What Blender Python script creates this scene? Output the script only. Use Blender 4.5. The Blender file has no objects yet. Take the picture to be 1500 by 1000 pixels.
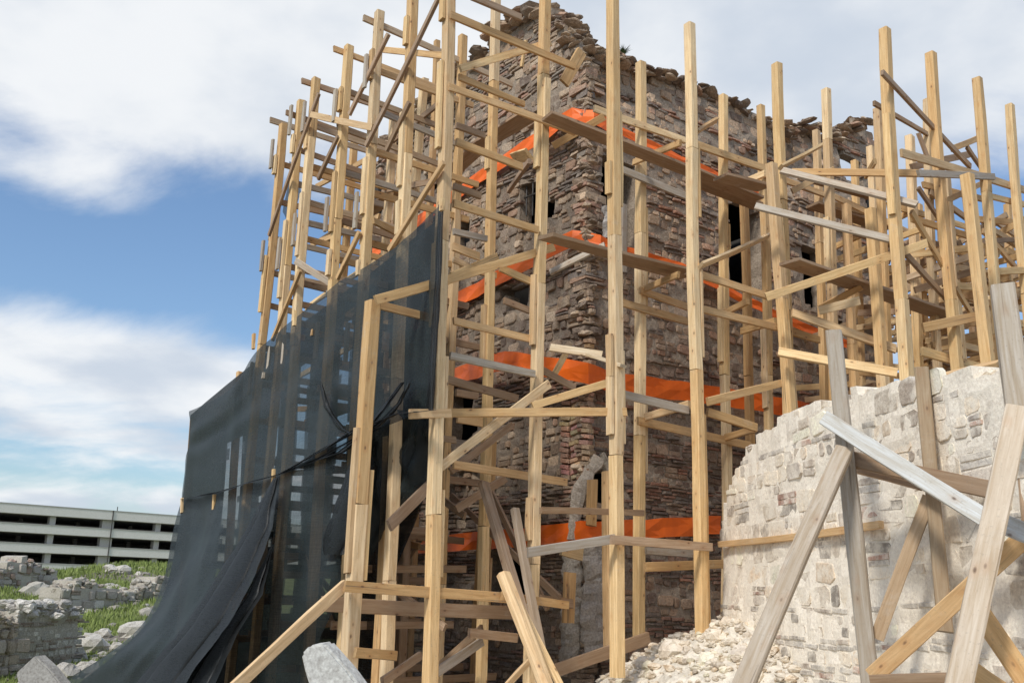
import bpy, math, random
from mathutils import Vector, Matrix, noise
R = math.radians
rnd = random.Random(7)
scene = bpy.context.scene
col = scene.collection

# ---------------------------------------------------------------- camera
FPX, PITCH, ROLL = 1430.0, R(14.7), R(1.4)
CAM = Vector((0, 0, 1.6))
fwd = Vector((0, math.cos(PITCH), math.sin(PITCH)))
r0 = Vector((1, 0, 0)); u0 = r0.cross(fwd)
c_, s_ = math.cos(ROLL), math.sin(ROLL)
right = c_ * r0 + s_ * u0
up = -s_ * r0 + c_ * u0
cam_d = bpy.data.cameras.new('camera'); cam = bpy.data.objects.new('camera', cam_d); col.objects.link(cam)
cam.matrix_world = Matrix.Translation(CAM) @ Matrix((right, up, -fwd)).transposed().to_4x4()
cam_d.sensor_width = 36; cam_d.lens = 36 * FPX / 1500; cam_d.clip_end = 3000; cam_d.clip_start = .05
scene.camera = cam

def ray(x, y): return fwd * FPX + right * (x - 750) - up * (y - 500)
def azel(x, y):
    d = ray(x, y).normalized(); return math.atan2(d.x, d.y), math.asin(d.z)
def proj(P):
    d = Vector(P) - CAM; q = d.dot(fwd); return 750 + FPX * d.dot(right) / q, 500 - FPX * d.dot(up) / q

# ---------------------------------------------------------------- light
SUN_AZ, SUN_EL = math.atan2(-.56, -.83), R(44)      # direction towards the sun, azimuth from +Y clockwise
world = bpy.data.worlds.new('World'); scene.world = world; world.use_nodes = True
wn, wl = world.node_tree.nodes, world.node_tree.links
wn.clear()
def W(t, **k):
    n = wn.new(t)
    for a, v in k.items(): setattr(n, a, v)
    return n
def wset(sock, v):
    if hasattr(v, 'is_output') or isinstance(v, bpy.types.NodeSocket): wl.new(v, sock)
    else: sock.default_value = v
def wm(op, a, b=None, c=None, clamp=False):
    n = W('ShaderNodeMath', operation=op, use_clamp=clamp)
    wset(n.inputs[0], a)
    if b is not None: wset(n.inputs[1], b)
    if c is not None: wset(n.inputs[2], c)
    return n.outputs[0]
def wmix(f, a, b):
    n = W('ShaderNodeMix', data_type='RGBA'); wset(n.inputs[0], f); wset(n.inputs[6], a); wset(n.inputs[7], b); return n.outputs[2]
wout = W('ShaderNodeOutputWorld'); bg = W('ShaderNodeBackground')
sky = W('ShaderNodeTexSky', sky_type='NISHITA', sun_disc=False, sun_elevation=SUN_EL, sun_rotation=SUN_AZ % (2 * math.pi), air_density=1.2, dust_density=1.2, ozone_density=2.0)
tc = W('ShaderNodeTexCoord'); sep = W('ShaderNodeSeparateXYZ'); wl.new(tc.outputs['Generated'], sep.inputs[0])
X, Y, Z = sep.outputs
az = wm('ARCTAN2', X, Y); el = wm('ARCSINE', Z)
zz = wm('ADD', wm('MAXIMUM', Z, 0.0), .22)
cv = W('ShaderNodeCombineXYZ'); wl.new(wm('DIVIDE', X, zz), cv.inputs[0]); wl.new(wm('DIVIDE', Y, zz), cv.inputs[1]); cv.inputs[2].default_value = 3.1
nz = W('ShaderNodeTexNoise', noise_dimensions='3D'); nz.inputs['Scale'].default_value = 1.35; nz.inputs['Detail'].default_value = 9; nz.inputs['Roughness'].default_value = .6; nz.inputs['Distortion'].default_value = .45
wl.new(cv.outputs[0], nz.inputs['Vector'])
nz2 = W('ShaderNodeTexNoise', noise_dimensions='3D'); nz2.inputs['Scale'].default_value = 2.3; nz2.inputs['Detail'].default_value = 6; nz2.inputs['Roughness'].default_value = .5
cv2 = W('ShaderNodeVectorMath', operation='ADD'); wl.new(cv.outputs[0], cv2.inputs[0]); cv2.inputs[1].default_value = (5.3, 1.7, 9.2); wl.new(cv2.outputs[0], nz2.inputs['Vector'])
dens = wm('MULTIPLY', wm('SUBTRACT', nz.outputs['Fac'], .47), 3.6)
# cloud banks and clear gaps, placed by direction (centre, half size in pixels of the 1500-wide photo, weight)
for (bx, by, sx, sy, w) in [(230, 30, 330, 120, .75), (700, 60, 420, 210, .85), (1250, 90, 380, 220, .62), (90, 260, 120, 55, .55), (310, 160, 130, 80, .3),
                            (215, 380, 230, 75, -.85), (330, 290, 120, 90, -.7), (30, 210, 60, 60, -.2), (110, 530, 260, 58, .95), (330, 575, 90, 50, .5), (180, 645, 130, 28, .5),
                            (120, 695, 300, 14, -.35), (60, 732, 60, 16, .6), (240, 738, 50, 18, .6), (1460, 350, 130, 130, -.8), (300, 365, 90, 14, .5)]:
    a0, e0 = azel(bx, by); a1, e1 = azel(bx + sx, by); a2, e2 = azel(bx, by + sy)
    ga = wm('POWER', wm('DIVIDE', wm('SUBTRACT', az, a0), abs(a1 - a0)), 2.0)
    ge = wm('POWER', wm('DIVIDE', wm('SUBTRACT', el, e0), abs(e2 - e0)), 2.0)
    dens = wm('ADD', dens, wm('MULTIPLY', wm('EXPONENT', wm('MULTIPLY', wm('ADD', ga, ge), -1.0)), w))
mr = W('ShaderNodeMapRange', interpolation_type='SMOOTHSTEP'); wl.new(dens, mr.inputs[0]); mr.inputs[1].default_value = -.36; mr.inputs[2].default_value = .66
sr = W('ShaderNodeMapRange', interpolation_type='SMOOTHSTEP'); wl.new(nz2.outputs['Fac'], sr.inputs[0]); sr.inputs[1].default_value = .38; sr.inputs[2].default_value = .62
SKYS = .1
ccol = wmix(sr.outputs[0], (4.7, 5.2, 5.9, 1), (6.9, 7.05, 7.2, 1))     # cloud radiance before the background strength
tint = W('ShaderNodeMix', data_type='RGBA', blend_type='MULTIPLY'); tint.inputs[0].default_value = 1; wl.new(sky.outputs[0], tint.inputs[6]); tint.inputs[7].default_value = (.90, 1.01, 1.13, 1)
fin = wmix(wm('MULTIPLY', mr.outputs[0], .96), tint.outputs[2], ccol)
wl.new(fin, bg.inputs[0]); bg.inputs[1].default_value = SKYS; wl.new(bg.outputs[0], wout.inputs[0])
sun_d = bpy.data.lights.new('sun', 'SUN'); sun_d.energy = 2.0; sun_d.angle = R(8); sun_d.color = (1, .95, .87)
sun = bpy.data.objects.new('sun', sun_d); col.objects.link(sun)
sd = Vector((math.sin(SUN_AZ) * math.cos(SUN_EL), math.cos(SUN_AZ) * math.cos(SUN_EL), math.sin(SUN_EL)))
sun.rotation_euler = sd.to_track_quat('Z', 'Y').to_euler()
vs = scene.view_settings; vs.view_transform = 'Standard'; vs.look = 'None'; vs.gamma = 1; vs.use_curve_mapping = False; vs.exposure = 0.42

# ---------------------------------------------------------------- frame of the tower
aL = R(36)
dL = Vector((-math.sin(aL), math.cos(aL), 0)); dR = Vector((math.cos(aL), math.sin(aL), 0))
C = Vector((.853, 10.97, 0)); nR = -dL; nL = -dR; UP = Vector((0, 0, 1))
def onP(x, y, P, n, off):
    r = ray(x, y); return CAM + r * ((off - (CAM - P).dot(n)) / r.dot(n))
dW = Vector((-.167, .986, 0)).normalized(); nW = Vector((-.986, -.167, 0)).normalized(); PW = Vector((2.14, 9.5, 0))
def at(x, y, spec):
    k, v = spec[0], float(spec[1:])
    if k == 'a': return onP(x, y, C, nR, v)
    if k == 'b': return onP(x, y, C, nL, v)
    if k == 'w': return onP(x, y, PW, nW, v)
    if k == 'z':
        r = ray(x, y); return CAM + r * ((v - CAM.z) / r.z)
    r = ray(x, y); return CAM + r * (v / r.y)
def AB(a, b, z): return C + nR * a + nL * b + UP * z

# ---------------------------------------------------------------- object helpers
def tag(o, label=None, cat=None, group=None, kind=None):
    if label: o['label'] = label
    if cat: o['category'] = cat
    if group: o['group'] = group
    if kind: o['kind'] = kind
    return o
def empty(name, loc, label, cat, group=None):
    o = bpy.data.objects.new(name, None); o.empty_display_size = .2; col.objects.link(o); o.location = loc
    return tag(o, label, cat, group)
def link(name, me, parent=None, M=None):
    o = bpy.data.objects.new(name, me); col.objects.link(o)
    M = M if M is not None else Matrix.Identity(4)
    if parent is not None:
        o.parent = parent
        base = Vector((0, 0, 0)); p = parent
        while p is not None: base += p.location; p = p.parent
        M = Matrix.Translation(-base) @ M
    o.matrix_local = M
    return o
def mk(name, vs_, fs_, mat, parent=None, M=None, tints=None, smooth=False):
    me = bpy.data.meshes.new(name); me.from_pydata([tuple(v) for v in vs_], [], fs_)
    if tints is not None:
        at_ = me.attributes.new('tint', 'FLOAT_COLOR', 'FACE')
        if len(tints) == 3 and not hasattr(tints[0], '__len__'): tints = [tints] * len(fs_)
        buf = []
        for t in tints: buf += [t[0], t[1], t[2], 1]
        at_.data.foreach_set('color', buf)
    me.materials.append(mat)
    if smooth: me.polygons.foreach_set('use_smooth', [True] * len(me.polygons))
    me.update()
    return link(name, me, parent, M)

# ---------------------------------------------------------------- materials
def newmat(name):
    m = bpy.data.materials.new(name); m.use_nodes = True; nt = m.node_tree; nt.nodes.clear()
    o = nt.nodes.new('ShaderNodeOutputMaterial'); b = nt.nodes.new('ShaderNodeBsdfPrincipled'); nt.links.new(b.outputs[0], o.inputs[0])
    return m, nt, b, o
def N(nt, t, **k):
    n = nt.nodes.new(t)
    for a, v in k.items(): setattr(n, a, v)
    return n
def ns(nt, vec, scale, detail=4, rough=.55, dist=0):
    n = N(nt, 'ShaderNodeTexNoise'); n.inputs['Scale'].default_value = scale; n.inputs['Detail'].default_value = detail; n.inputs['Roughness'].default_value = rough; n.inputs['Distortion'].default_value = dist
    if vec is not None: nt.links.new(vec, n.inputs['Vector'])
    return n.outputs['Fac']
def rng(nt, v, a, b, c, d):
    n = N(nt, 'ShaderNodeMapRange'); nt.links.new(v, n.inputs[0])
    for i, q in enumerate((a, b, c, d)): n.inputs[i + 1].default_value = q
    return n.outputs[0]
def mix(nt, f, a, b, mode='MIX'):
    n = N(nt, 'ShaderNodeMix', data_type='RGBA', blend_type=mode)
    for s, v in ((n.inputs[0], f), (n.inputs[6], a), (n.inputs[7], b)):
        if isinstance(v, bpy.types.NodeSocket): nt.links.new(v, s)
        else: s.default_value = v
    return n.outputs[2]
def bump(nt, b, h, strength, dist):
    n = N(nt, 'ShaderNodeBump'); n.inputs['Strength'].default_value = strength; n.inputs['Distance'].default_value = dist
    nt.links.new(h, n.inputs['Height']); nt.links.new(n.outputs[0], b.inputs['Normal'])
def math_(nt, op, a, b):
    n = N(nt, 'ShaderNodeMath', operation=op)
    for s, v in zip(n.inputs, (a, b)):
        if isinstance(v, bpy.types.NodeSocket): nt.links.new(v, s)
        else: s.default_value = v
    return n.outputs[0]
def rgb(c): return (c[0], c[1], c[2], 1)

def wood_mat():
    m, nt, b, o = newmat('timber')
    tcn = N(nt, 'ShaderNodeTexCoord'); oi = N(nt, 'ShaderNodeObjectInfo')
    off = N(nt, 'ShaderNodeVectorMath', operation='SCALE'); off.inputs[0].default_value = (37, 11, 23); nt.links.new(oi.outputs['Random'], off.inputs['Scale'])
    ad = N(nt, 'ShaderNodeVectorMath', operation='ADD'); nt.links.new(tcn.outputs['Object'], ad.inputs[0]); nt.links.new(off.outputs[0], ad.inputs[1])
    mp = N(nt, 'ShaderNodeMapping'); nt.links.new(ad.outputs[0], mp.inputs[0]); mp.inputs['Scale'].default_value = (1.6, 26, 26)
    grain = ns(nt, mp.outputs[0], 1.6, 6, .65, .6)
    big = ns(nt, ad.outputs[0], 1.3, 4, .6)
    mp2 = N(nt, 'ShaderNodeMapping'); nt.links.new(ad.outputs[0], mp2.inputs[0]); mp2.inputs['Scale'].default_value = (5.0, 10, 10)
    vo = N(nt, 'ShaderNodeTexVoronoi'); nt.links.new(mp2.outputs[0], vo.inputs['Vector']); vo.inputs['Scale'].default_value = 1.1
    knot = rng(nt, vo.outputs['Distance'], .045, .12, 1, 0)
    halo = rng(nt, vo.outputs['Distance'], .08, .34, 1, 0)
    at_ = N(nt, 'ShaderNodeAttribute', attribute_name='tint')
    base = at_.outputs['Color']
    c = mix(nt, rng(nt, grain, .35, .68, 0, 1), mix(nt, 1.0, base, (.78, .70, .60, 1), 'MULTIPLY'), mix(nt, 1.0, base, (1.10, 1.11, 1.13, 1), 'MULTIPLY'))
    c = mix(nt, math_(nt, 'MULTIPLY', rng(nt, big, .46, .74, 0, 1), .4), c, mix(nt, .45, c, (.30, .27, .23, 1)))
    c = mix(nt, math_(nt, 'MULTIPLY', halo, .35), c, mix(nt, 1.0, base, (.75, .5, .33, 1), 'MULTIPLY'))
    c = mix(nt, math_(nt, 'MULTIPLY', knot, .75), c, (.09, .05, .03, 1))
    mp3 = N(nt, 'ShaderNodeMapping'); nt.links.new(ad.outputs[0], mp3.inputs[0]); mp3.inputs['Scale'].default_value = (.7, 30, 30)
    crack = ns(nt, mp3.outputs[0], 1.3, 3, .5, .3)
    c = mix(nt, rng(nt, crack, .66, .72, 0, .6), c, (.12, .085, .06, 1))
    mud = ns(nt, ad.outputs[0], 3.1, 6, .7)
    c = mix(nt, rng(nt, mud, .62, .74, 0, .35), c, (.55, .51, .45, 1))
    fine = ns(nt, ad.outputs[0], 60, 3)
    c = mix(nt, rng(nt, fine, .6, .75, 0, .35), c, (.2, .17, .14, 1))
    nt.links.new(c, b.inputs['Base Color']); b.inputs['Roughness'].default_value = .78
    bump(nt, b, math_(nt, 'ADD', grain, math_(nt, 'MULTIPLY', fine, .4)), .5, .004)
    return m
WOOD = wood_mat()

def stone_mat(name, patch, patch_amt, dark, bumpd=.012, lichen=0.0, k=.35, pr=(.5, .72), lo=.6):
    m, nt, b, o = newmat(name)
    g = N(nt, 'ShaderNodeNewGeometry').outputs['Position']
    at_ = N(nt, 'ShaderNodeAttribute', attribute_name='tint').outputs['Color']
    a = ns(nt, g, 9, 6, .7); f = ns(nt, g, 42, 5, .65); l = ns(nt, g, 1.7, 5, .6); v = ns(nt, g, 130, 3, .6)
    c = mix(nt, rng(nt, f, .3, .7, 0, 1), mix(nt, 1.0, at_, (lo, lo * .95, lo * .92, 1), 'MULTIPLY'), mix(nt, 1.0, at_, (1.3, 1.3, 1.3, 1), 'MULTIPLY'))
    c = mix(nt, rng(nt, a, pr[0], pr[1], 0, patch_amt), c, rgb(patch))
    c = mix(nt, rng(nt, l, .52, .72, 0, .45), c, mix(nt, 1.0, c, rgb(dark), 'MULTIPLY'))
    c = mix(nt, rng(nt, v, .6, .72, 0, .5), c, mix(nt, 1.0, c, (k, k * .95, k * .92, 1), 'MULTIPLY'))
    if lichen:
        c = mix(nt, rng(nt, ns(nt, g, 5, 5, .7), .58, .7, 0, lichen), c, (.10, .12, .035, 1))
    nt.links.new(c, b.inputs['Base Color']); b.inputs['Roughness'].default_value = .93
    bump(nt, b, math_(nt, 'ADD', math_(nt, 'ADD', a, math_(nt, 'MULTIPLY', f, .5)), math_(nt, 'MULTIPLY', v, .22)), .9, bumpd * 2)
    return m
STONE = stone_mat('tower_masonry', (.46, .39, .31), .5, (.62, .57, .54), .012, .1)
LIME = stone_mat('lime_washed_masonry', (.88, .81, .69), .75, (.9, .86, .80), .005, 0, .6, (.42, .60), .78)
RUIN = stone_mat('ruin_stone', (.5, .47, .4), .6, (.6, .6, .55), .02, .3)
GROUNDM = stone_mat('earth', (.34, .30, .25), .5, (.7, .65, .6), .03)
CONC = stone_mat('concrete', (.62, .61, .57), .5, (.86, .84, .82), .002)

def plain_mat(name, c, rough=.7, noise_s=8, amt=.25, metal=0):
    m, nt, b, o = newmat(name)
    g = N(nt, 'ShaderNodeNewGeometry').outputs['Position']
    f = ns(nt, g, noise_s, 5)
    cc = mix(nt, rng(nt, f, .3, .7, 0, 1), rgb([q * (1 - amt) for q in c]), rgb([min(1, q * (1 + amt)) for q in c]))
    nt.links.new(cc, b.inputs['Base Color']); b.inputs['Roughness'].default_value = rough; b.inputs['Metallic'].default_value = metal
    bump(nt, b, f, .3, .01)
    return m
ORANGE = plain_mat('orange_band', (.97, .155, .010), .5, 5, .16)
GRASS = plain_mat('grass', (.20, .25, .065), .8, 3, .45)
LEAF = plain_mat('leaf', (.06, .10, .03), .7, 20, .3)
IRON = plain_mat('iron', (.05, .045, .04), .6)
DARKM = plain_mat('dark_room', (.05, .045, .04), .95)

def net_mat(name, c0, c1, sheen):
    m, nt, b, o = newmat(name)
    g = N(nt, 'ShaderNodeNewGeometry').outputs['Position']
    tr = N(nt, 'ShaderNodeBsdfTransparent'); mx = N(nt, 'ShaderNodeMixShader')
    f = ns(nt, g, 2.2, 4); th = N(nt, 'ShaderNodeMapping'); nt.links.new(g, th.inputs[0]); th.inputs['Scale'].default_value = (6, 6, 170)
    w = ns(nt, th.outputs[0], 1.0, 2); th2 = N(nt, 'ShaderNodeMapping'); nt.links.new(g, th2.inputs[0]); th2.inputs['Scale'].default_value = (170, 170, 3)
    w2 = ns(nt, th2.outputs[0], 1.0, 2)
    al = math_(nt, 'ADD', rng(nt, f, .3, .7, .72, .84), math_(nt, 'ADD', rng(nt, w, .3, .7, -.05, .05), rng(nt, w2, .3, .7, -.05, .05)))
    c = mix(nt, rng(nt, f, .35, .65, 0, 1), c0, c1)
    nt.links.new(c, b.inputs['Base Color']); b.inputs['Roughness'].default_value = .55
    b.inputs['Sheen Weight'].default_value = sheen; b.inputs['Sheen Tint'].default_value = (.4, .58, .58, 1)
    nt.links.new(al, mx.inputs[0]); nt.links.new(tr.outputs[0], mx.inputs[1]); nt.links.new(b.outputs[0], mx.inputs[2]); nt.links.new(mx.outputs[0], o.inputs[0])
    return m
NET = net_mat('shade_net', (.006, .0105, .0105, 1), (.013, .021, .021, 1), .05)
NET_DARK = net_mat('shade_net_darkened', (.0025, .0035, .0035, 1), (.005, .0065, .0065, 1), .0)  # the same net darkened: shade of the folds put into its colour

# ---------------------------------------------------------------- ground
def hill(x, y):
    h = 0
    # slope rising behind to the left (with terraces)
    k = max(0, min(1, (y - 17) / 42.0)); k = k * k * (3 - 2 * k)
    s = max(0, min(1, (-x - .5) / 7.0))
    h += 2.5 * k * s
    h += s * max(0, min(1, (y - 15) / 8)) * .5 * noise.noise(Vector((x * .18, y * .12, 0)))
    h += (.12 * noise.noise(Vector((x * .7, y * .7, 3))) + .05 * noise.noise(Vector((x * 2.3, y * 2.3, 5)))) * (1 if y > 4 else max(0, y / 4))
    return h
def mound(x, y):
    # debris heap at the foot of the right-hand wall
    d = ((x - 2.3) / 2.1) ** 2 + ((y - 9.6) / 1.9) ** 2
    e = ((x - 3.2) / 1.5) ** 2 + ((y - 7.2) / 2.4) ** 2
    h = 1.38 * math.exp(-d) + .55 * math.exp(-e)
    h += (.07 * noise.noise(Vector((x * 3, y * 3, 1))) + .05 * noise.noise(Vector((x * 8, y * 8, 1)))) * min(1, h * 2)
    return h - .06
def ground():
    xs = [-600, -250, -120] + [-70 + i * 1.1 for i in range(50)] + [-15 + i * .5 for i in range(52)] + [12, 14, 17, 22, 35, 70, 140, 300, 700]
    ys = [-300, -80, -20, -6] + [-2 + i * .5 for i in range(60)] + [28 + i * 1.2 for i in range(45)] + [84, 92, 105, 130, 200, 400, 900, 1500]
    v = []; f = []; t = []
    for y in ys:
        for x in xs: v.append((x, y, hill(x, y)))
    n = len(xs)
    for j in range(len(ys) - 1):
        for i in range(n - 1):
            f.append((j * n + i, j * n + i + 1, (j + 1) * n + i + 1, (j + 1) * n + i))
            cx, cy = xs[i], ys[j]
            q = noise.noise(Vector((cx * .25, cy * .2, 7)))
            gr = 1 if (cy > 15 and cx < 0 and q > -.45) or cy > 60 else 0
            t.append((.22, .26, .08) if gr else (.26, .23, .19))
    tag(mk('ground', v, f, GROUNDM, tints=t, smooth=True), kind='structure')
ground()

# ---------------------------------------------------------------- masonry
def stone_geo(w, h, proud, r, brick, flat=False):
    """one stone in (u, depth, z) local: outline pushed back into the wall, rounded front"""
    if brick:
        pts = [(-w / 2, -h / 2), (w / 2, -h / 2), (w / 2, h / 2), (-w / 2, h / 2)]
        pts = [(p[0] + r.uniform(-.008, .008), p[1] + r.uniform(-.004, .004)) for p in pts]; ins = .006
        sc = max(.7, 1 - 2 * ins / h)
    else:
        m = min(w, h); cut = [r.uniform(.05, .3) * m for _ in range(4)]
        pts = [(-w / 2 + cut[0], -h / 2), (w / 2 - cut[1], -h / 2), (w / 2, -h / 2 + cut[1]), (w / 2, h / 2 - cut[2]),
               (w / 2 - cut[2], h / 2), (-w / 2 + cut[3], h / 2), (-w / 2, h / 2 - cut[3]), (-w / 2, -h / 2 + cut[0])]
        pts = [(p[0] + r.uniform(-.07, .07) * m, p[1] + r.uniform(-.07, .07) * m) for p in pts]
        sc = r.uniform(.76, .92) if not flat else r.uniform(.88, .95)
    n = len(pts); v = []; f = []
    tx, tz = r.uniform(-.1, .1), r.uniform(-.12, .12)
    if flat: tx *= .12; tz *= .12
    for p in pts: v.append((p[0], .05, p[1]))
    for p in pts: v.append((p[0], -proud * .55 + (p[0] * tx + p[1] * tz) * .5, p[1]))
    for p in pts: v.append((p[0] * sc, -proud + p[0] * tx + p[1] * tz, p[1] * sc))
    for a in (0, n):
        for i in range(n):
            j = (i + 1) % n; f.append((a + i, a + j, a + n + j, a + n + i))
    if brick: f.append((8, 9, 10, 11))
    else:
        v.append((r.uniform(-.2, .2) * w * .5, -proud * r.uniform(1.0, 1.25), r.uniform(-.2, .2) * h * .5)); k = 3 * n
        for i in range(n): f.append((2 * n + i, 2 * n + (i + 1) % n, k))
    return v, f

def masonry(root, org, ud, nd, t0, t1, z0, topf, hole, relief, style, mat, body_tint, thick, cell, seed, leftf=None, score=None, mitre=False):
    """wall body with real openings, then every stone on its face. ud runs along the wall, nd outwards."""
    r = random.Random(seed)
    P = lambda t, z, d: org + ud * t + UP * z + nd * d
    nu = int((t1 - t0) / cell); zmax = max(topf(t0 + i * cell) for i in range(nu + 1)); nz_ = int((zmax - z0) / cell) + 1
    inside = lambda t, z: z < topf(t) and not hole(t, z) and (leftf is None or t > leftf(z))
    ok = [[inside(t0 + (i + .5) * cell, z0 + (j + .5) * cell) for j in range(nz_)] for i in range(nu)]
    v = []; f = []; idx = {}
    def vert(i, j, b):
        k = (i, j, b)
        if k not in idx:
            t, z = t0 + i * cell, z0 + j * cell
            jt = .3 * cell * noise.noise(Vector((i * .9, j * .9, seed))); jz = .3 * cell * noise.noise(Vector((i * .9, j * .9, seed + 9)))
            d = relief(t, z) - .004 + .016 * noise.noise(Vector((t * 9, z * 9, seed))) if b == 0 else -thick
            if mitre and b == 1: t = max(t, t0 + thick)
            idx[k] = len(v); v.append(P(t + jt, z + jz, d))
        return idx[k]
    for i in range(nu):
        for j in range(nz_):
            if not ok[i][j]: continue
            f.append((vert(i, j, 0), vert(i + 1, j, 0), vert(i + 1, j + 1, 0), vert(i, j + 1, 0)))
            f.append((vert(i, j, 1), vert(i, j + 1, 1), vert(i + 1, j + 1, 1), vert(i + 1, j, 1)))
            for di, dj, e in ((-1, 0, ((0, 0), (0, 1))), (1, 0, ((1, 1), (1, 0))), (0, -1, ((1, 0), (0, 0))), (0, 1, ((0, 1), (1, 1)))):
                a, b = i + di, j + dj
                if 0 <= a < nu and 0 <= b < nz_ and ok[a][b]: continue
                (p, q), (s, w) = e
                f.append((vert(i + p, j + q, 0), vert(i + s, j + w, 0), vert(i + s, j + w, 1), vert(i + p, j + q, 1)))
    mk('wall_core', v, f, mat, root, tints=body_tint)
    stones = []
    def put(t, z, w, h, brick, tint, proud, rot):
        if not inside(t, z) or not inside(t - w * .3, z) or not inside(t + w * .3, z): return
        g = .006 if brick else style['gap']
        sv, sf = stone_geo(max(.02, w - g * 2), max(.018, h - g * 1.2), proud, r, brick, style.get('flat'))
        stones.append((t, z, w, h, brick, tint, rot, sv, sf))
    z = z0
    while z < zmax:
        bandk = r.random()
        if bandk < style['pb']:
            for _ in range(r.randint(1, style['nb'])):
                h = r.uniform(.034, .048); t = t0 + r.uniform(-.1, 0)
                while t < t1:
                    w = r.uniform(.13, .3)
                    if r.random() < style['skip']: t += w; continue
                    zz_ = z + h / 2 + style['wob'] * noise.noise(Vector((t * .8, z * .5, seed)))
                    put(t + w / 2, zz_, w, h, True, r.choice(style['bricks']), r.uniform(.008, .045) if not style.get('flat') else r.uniform(-.004, .01), r.uniform(-.03, .03))
                    t += w
                z += h + r.uniform(.002, .008)
        else:
            h = r.uniform(*style['h']); t = t0 + r.uniform(-.1, 0)
            while t < t1:
                w = h * r.uniform(.75, 2.1); w = max(.08, min(w, .46))
                zc = z + style['wob'] * noise.noise(Vector((t * .8, z * .5, seed)))
                q = r.random(); rot = r.uniform(-.1, .1); pr = r.uniform(*style['proud'])
                if q < .28 and h > .11:
                    k = r.uniform(.4, .6)
                    put(t + w / 2, zc + h * k / 2, w, h * k, False, r.choice(style['stones']), pr, rot * .6)
                    if r.random() < .5:
                        put(t + w / 2, zc + h * k + h * (1 - k) * .25, w, h * (1 - k) * .48, True, r.choice(style['bricks']), pr, rot * .3)
                        put(t + w / 2, zc + h * k + h * (1 - k) * .76, w, h * (1 - k) * .48, True, r.choice(style['bricks']), pr, rot * .3)
                    else: put(t + w / 2, zc + h * (1 + k) / 2, w, h * (1 - k), False, r.choice(style['stones']), pr, rot * .6)
                elif q < .28 + style['skip']: pass
                else: put(t + w / 2, zc + h / 2, w, h, False, r.choice(style['stones']), pr, rot)
                t += w + r.uniform(0, .02)
            z += h + r.uniform(.0, .012)
    def size(s):
        P0 = P(s[0], s[1], 0); d = (P0 - CAM).length; vis = abs((P0 - CAM).normalized().dot(nd))
        k = s[2] * s[3] / d / d * vis
        x, y = proj(P0)
        if not (0 < x < 1500 and 0 < y < 1000): k *= .01
        if score: k *= score(x, y)
        return -k
    stones.sort(key=size)
    av = []; af = []; at_ = []
    for n_, s in enumerate(stones):
        t, z, w, h, brick, tint, rot, sv, sf = s
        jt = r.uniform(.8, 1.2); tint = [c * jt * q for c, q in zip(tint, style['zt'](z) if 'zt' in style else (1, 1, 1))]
        cr, sr_ = math.cos(rot), math.sin(rot); d = relief(t, z)
        pts = [P(t + p[0] * cr - p[2] * sr_, z + p[0] * sr_ + p[2] * cr, d - p[1]) for p in sv]
        if n_ < 298:
            o = P(t, z, d)
            mk('brick' if brick else 'stone', [p - o for p in pts], sf, mat, root, Matrix.Translation(o), tint)
        else:
            k = len(av); av += pts; af += [tuple(i + k for i in q) for q in sf]; at_ += [tint] * len(sf)
    if av: tag(mk('stonework', av, af, mat, root, tints=at_), kind='stuff')
    return stones

def poly(pts):
    pts = sorted(pts)
    def fn(t):
        if t <= pts[0][0]: return pts[0][1]
        for (a, b), (c, d) in zip(pts, pts[1:]):
            if t <= c: return b + (d - b) * (t - a) / max(1e-6, c - a)
        return pts[-1][1]
    return fn
def crest(fn, amp, s):
    return lambda t: fn(t) + amp * noise.noise(Vector((t * 2.2, s, 0))) + amp * .7 * noise.noise(Vector((t * 7.5, s, 2)))
def tz(x, y, side):
    P = at(x, y, 'b0' if side == 'L' else 'a0') - C
    return (P.dot(dL) if side == 'L' else P.dot(dR)), P.z

tower = empty('stone_tower', C, 'ruined medieval tower of rubble stone and thin bricks wrapped in timber scaffolding', 'tower')
topL = crest(poly([(-.5, 8.0), (.25, 8.35), (.5, 8.9), (.9, 9.35), (1.5, 9.6), (2.2, 9.72), (2.5, 9.5), (3.4, 9.4), (4.4, 9.3), (5.6, 9.1)]), .14, 1)
topR = crest(poly([(-.2, 8.15), (.1, 8.3), (.6, 8.5), (2.4, 8.55), (4.0, 8.5)] + [tz(1165, 195, 'R'), tz(1185, 174, 'R'), tz(1222, 196, 'R'), tz(1240, 188, 'R'), tz(1270, 170, 'R'), tz(1285, 176, 'R')]), .09, 5)
def rects(side, L):
    out = []
    for x0, y0, x1, y1, arch in L:
        p = [tz(x0, y0, side), tz(x1, y0, side), tz(x0, y1, side), tz(x1, y1, side)]
        ts = [q[0] for q in p]; zt = (p[0][1] + p[1][1]) / 2; zb = (p[2][1] + p[3][1]) / 2
        out.append((min(ts), max(ts), zb, zt, arch))
    return out
HL = rects('L', [(764, 266, 792, 312, 0), (664, 318, 684, 362, 1), (740, 425, 762, 450, 0), (662, 575, 692, 648, 0), (716, 800, 765, 862, 1), (612, 250, 628, 280, 0)])
HR = rects('R', [(884, 242, 930, 366, 0), (1072, 296, 1112, 428, 1), (1182, 362, 1204, 452, 0), (1200, 472, 1232, 520, 0), (1236, 225, 1262, 262, 0), (868, 690, 905, 900, 2)])
def holef(H, s):
    def fn(t, z):
        w = .03 + .05 * noise.noise(Vector((t * 5, z * 5, s)))
        for a, b, c, d, arch in H:
            dd = d
            if arch: q = abs((t - (a + b) / 2) / ((b - a) / 2)); dd = d - (b - a) * .35 * q ** (1.3 if arch == 2 else 2)
            if a - w < t < b + w and c - w < z < dd + w: return True
        return False
    return fn
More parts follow.
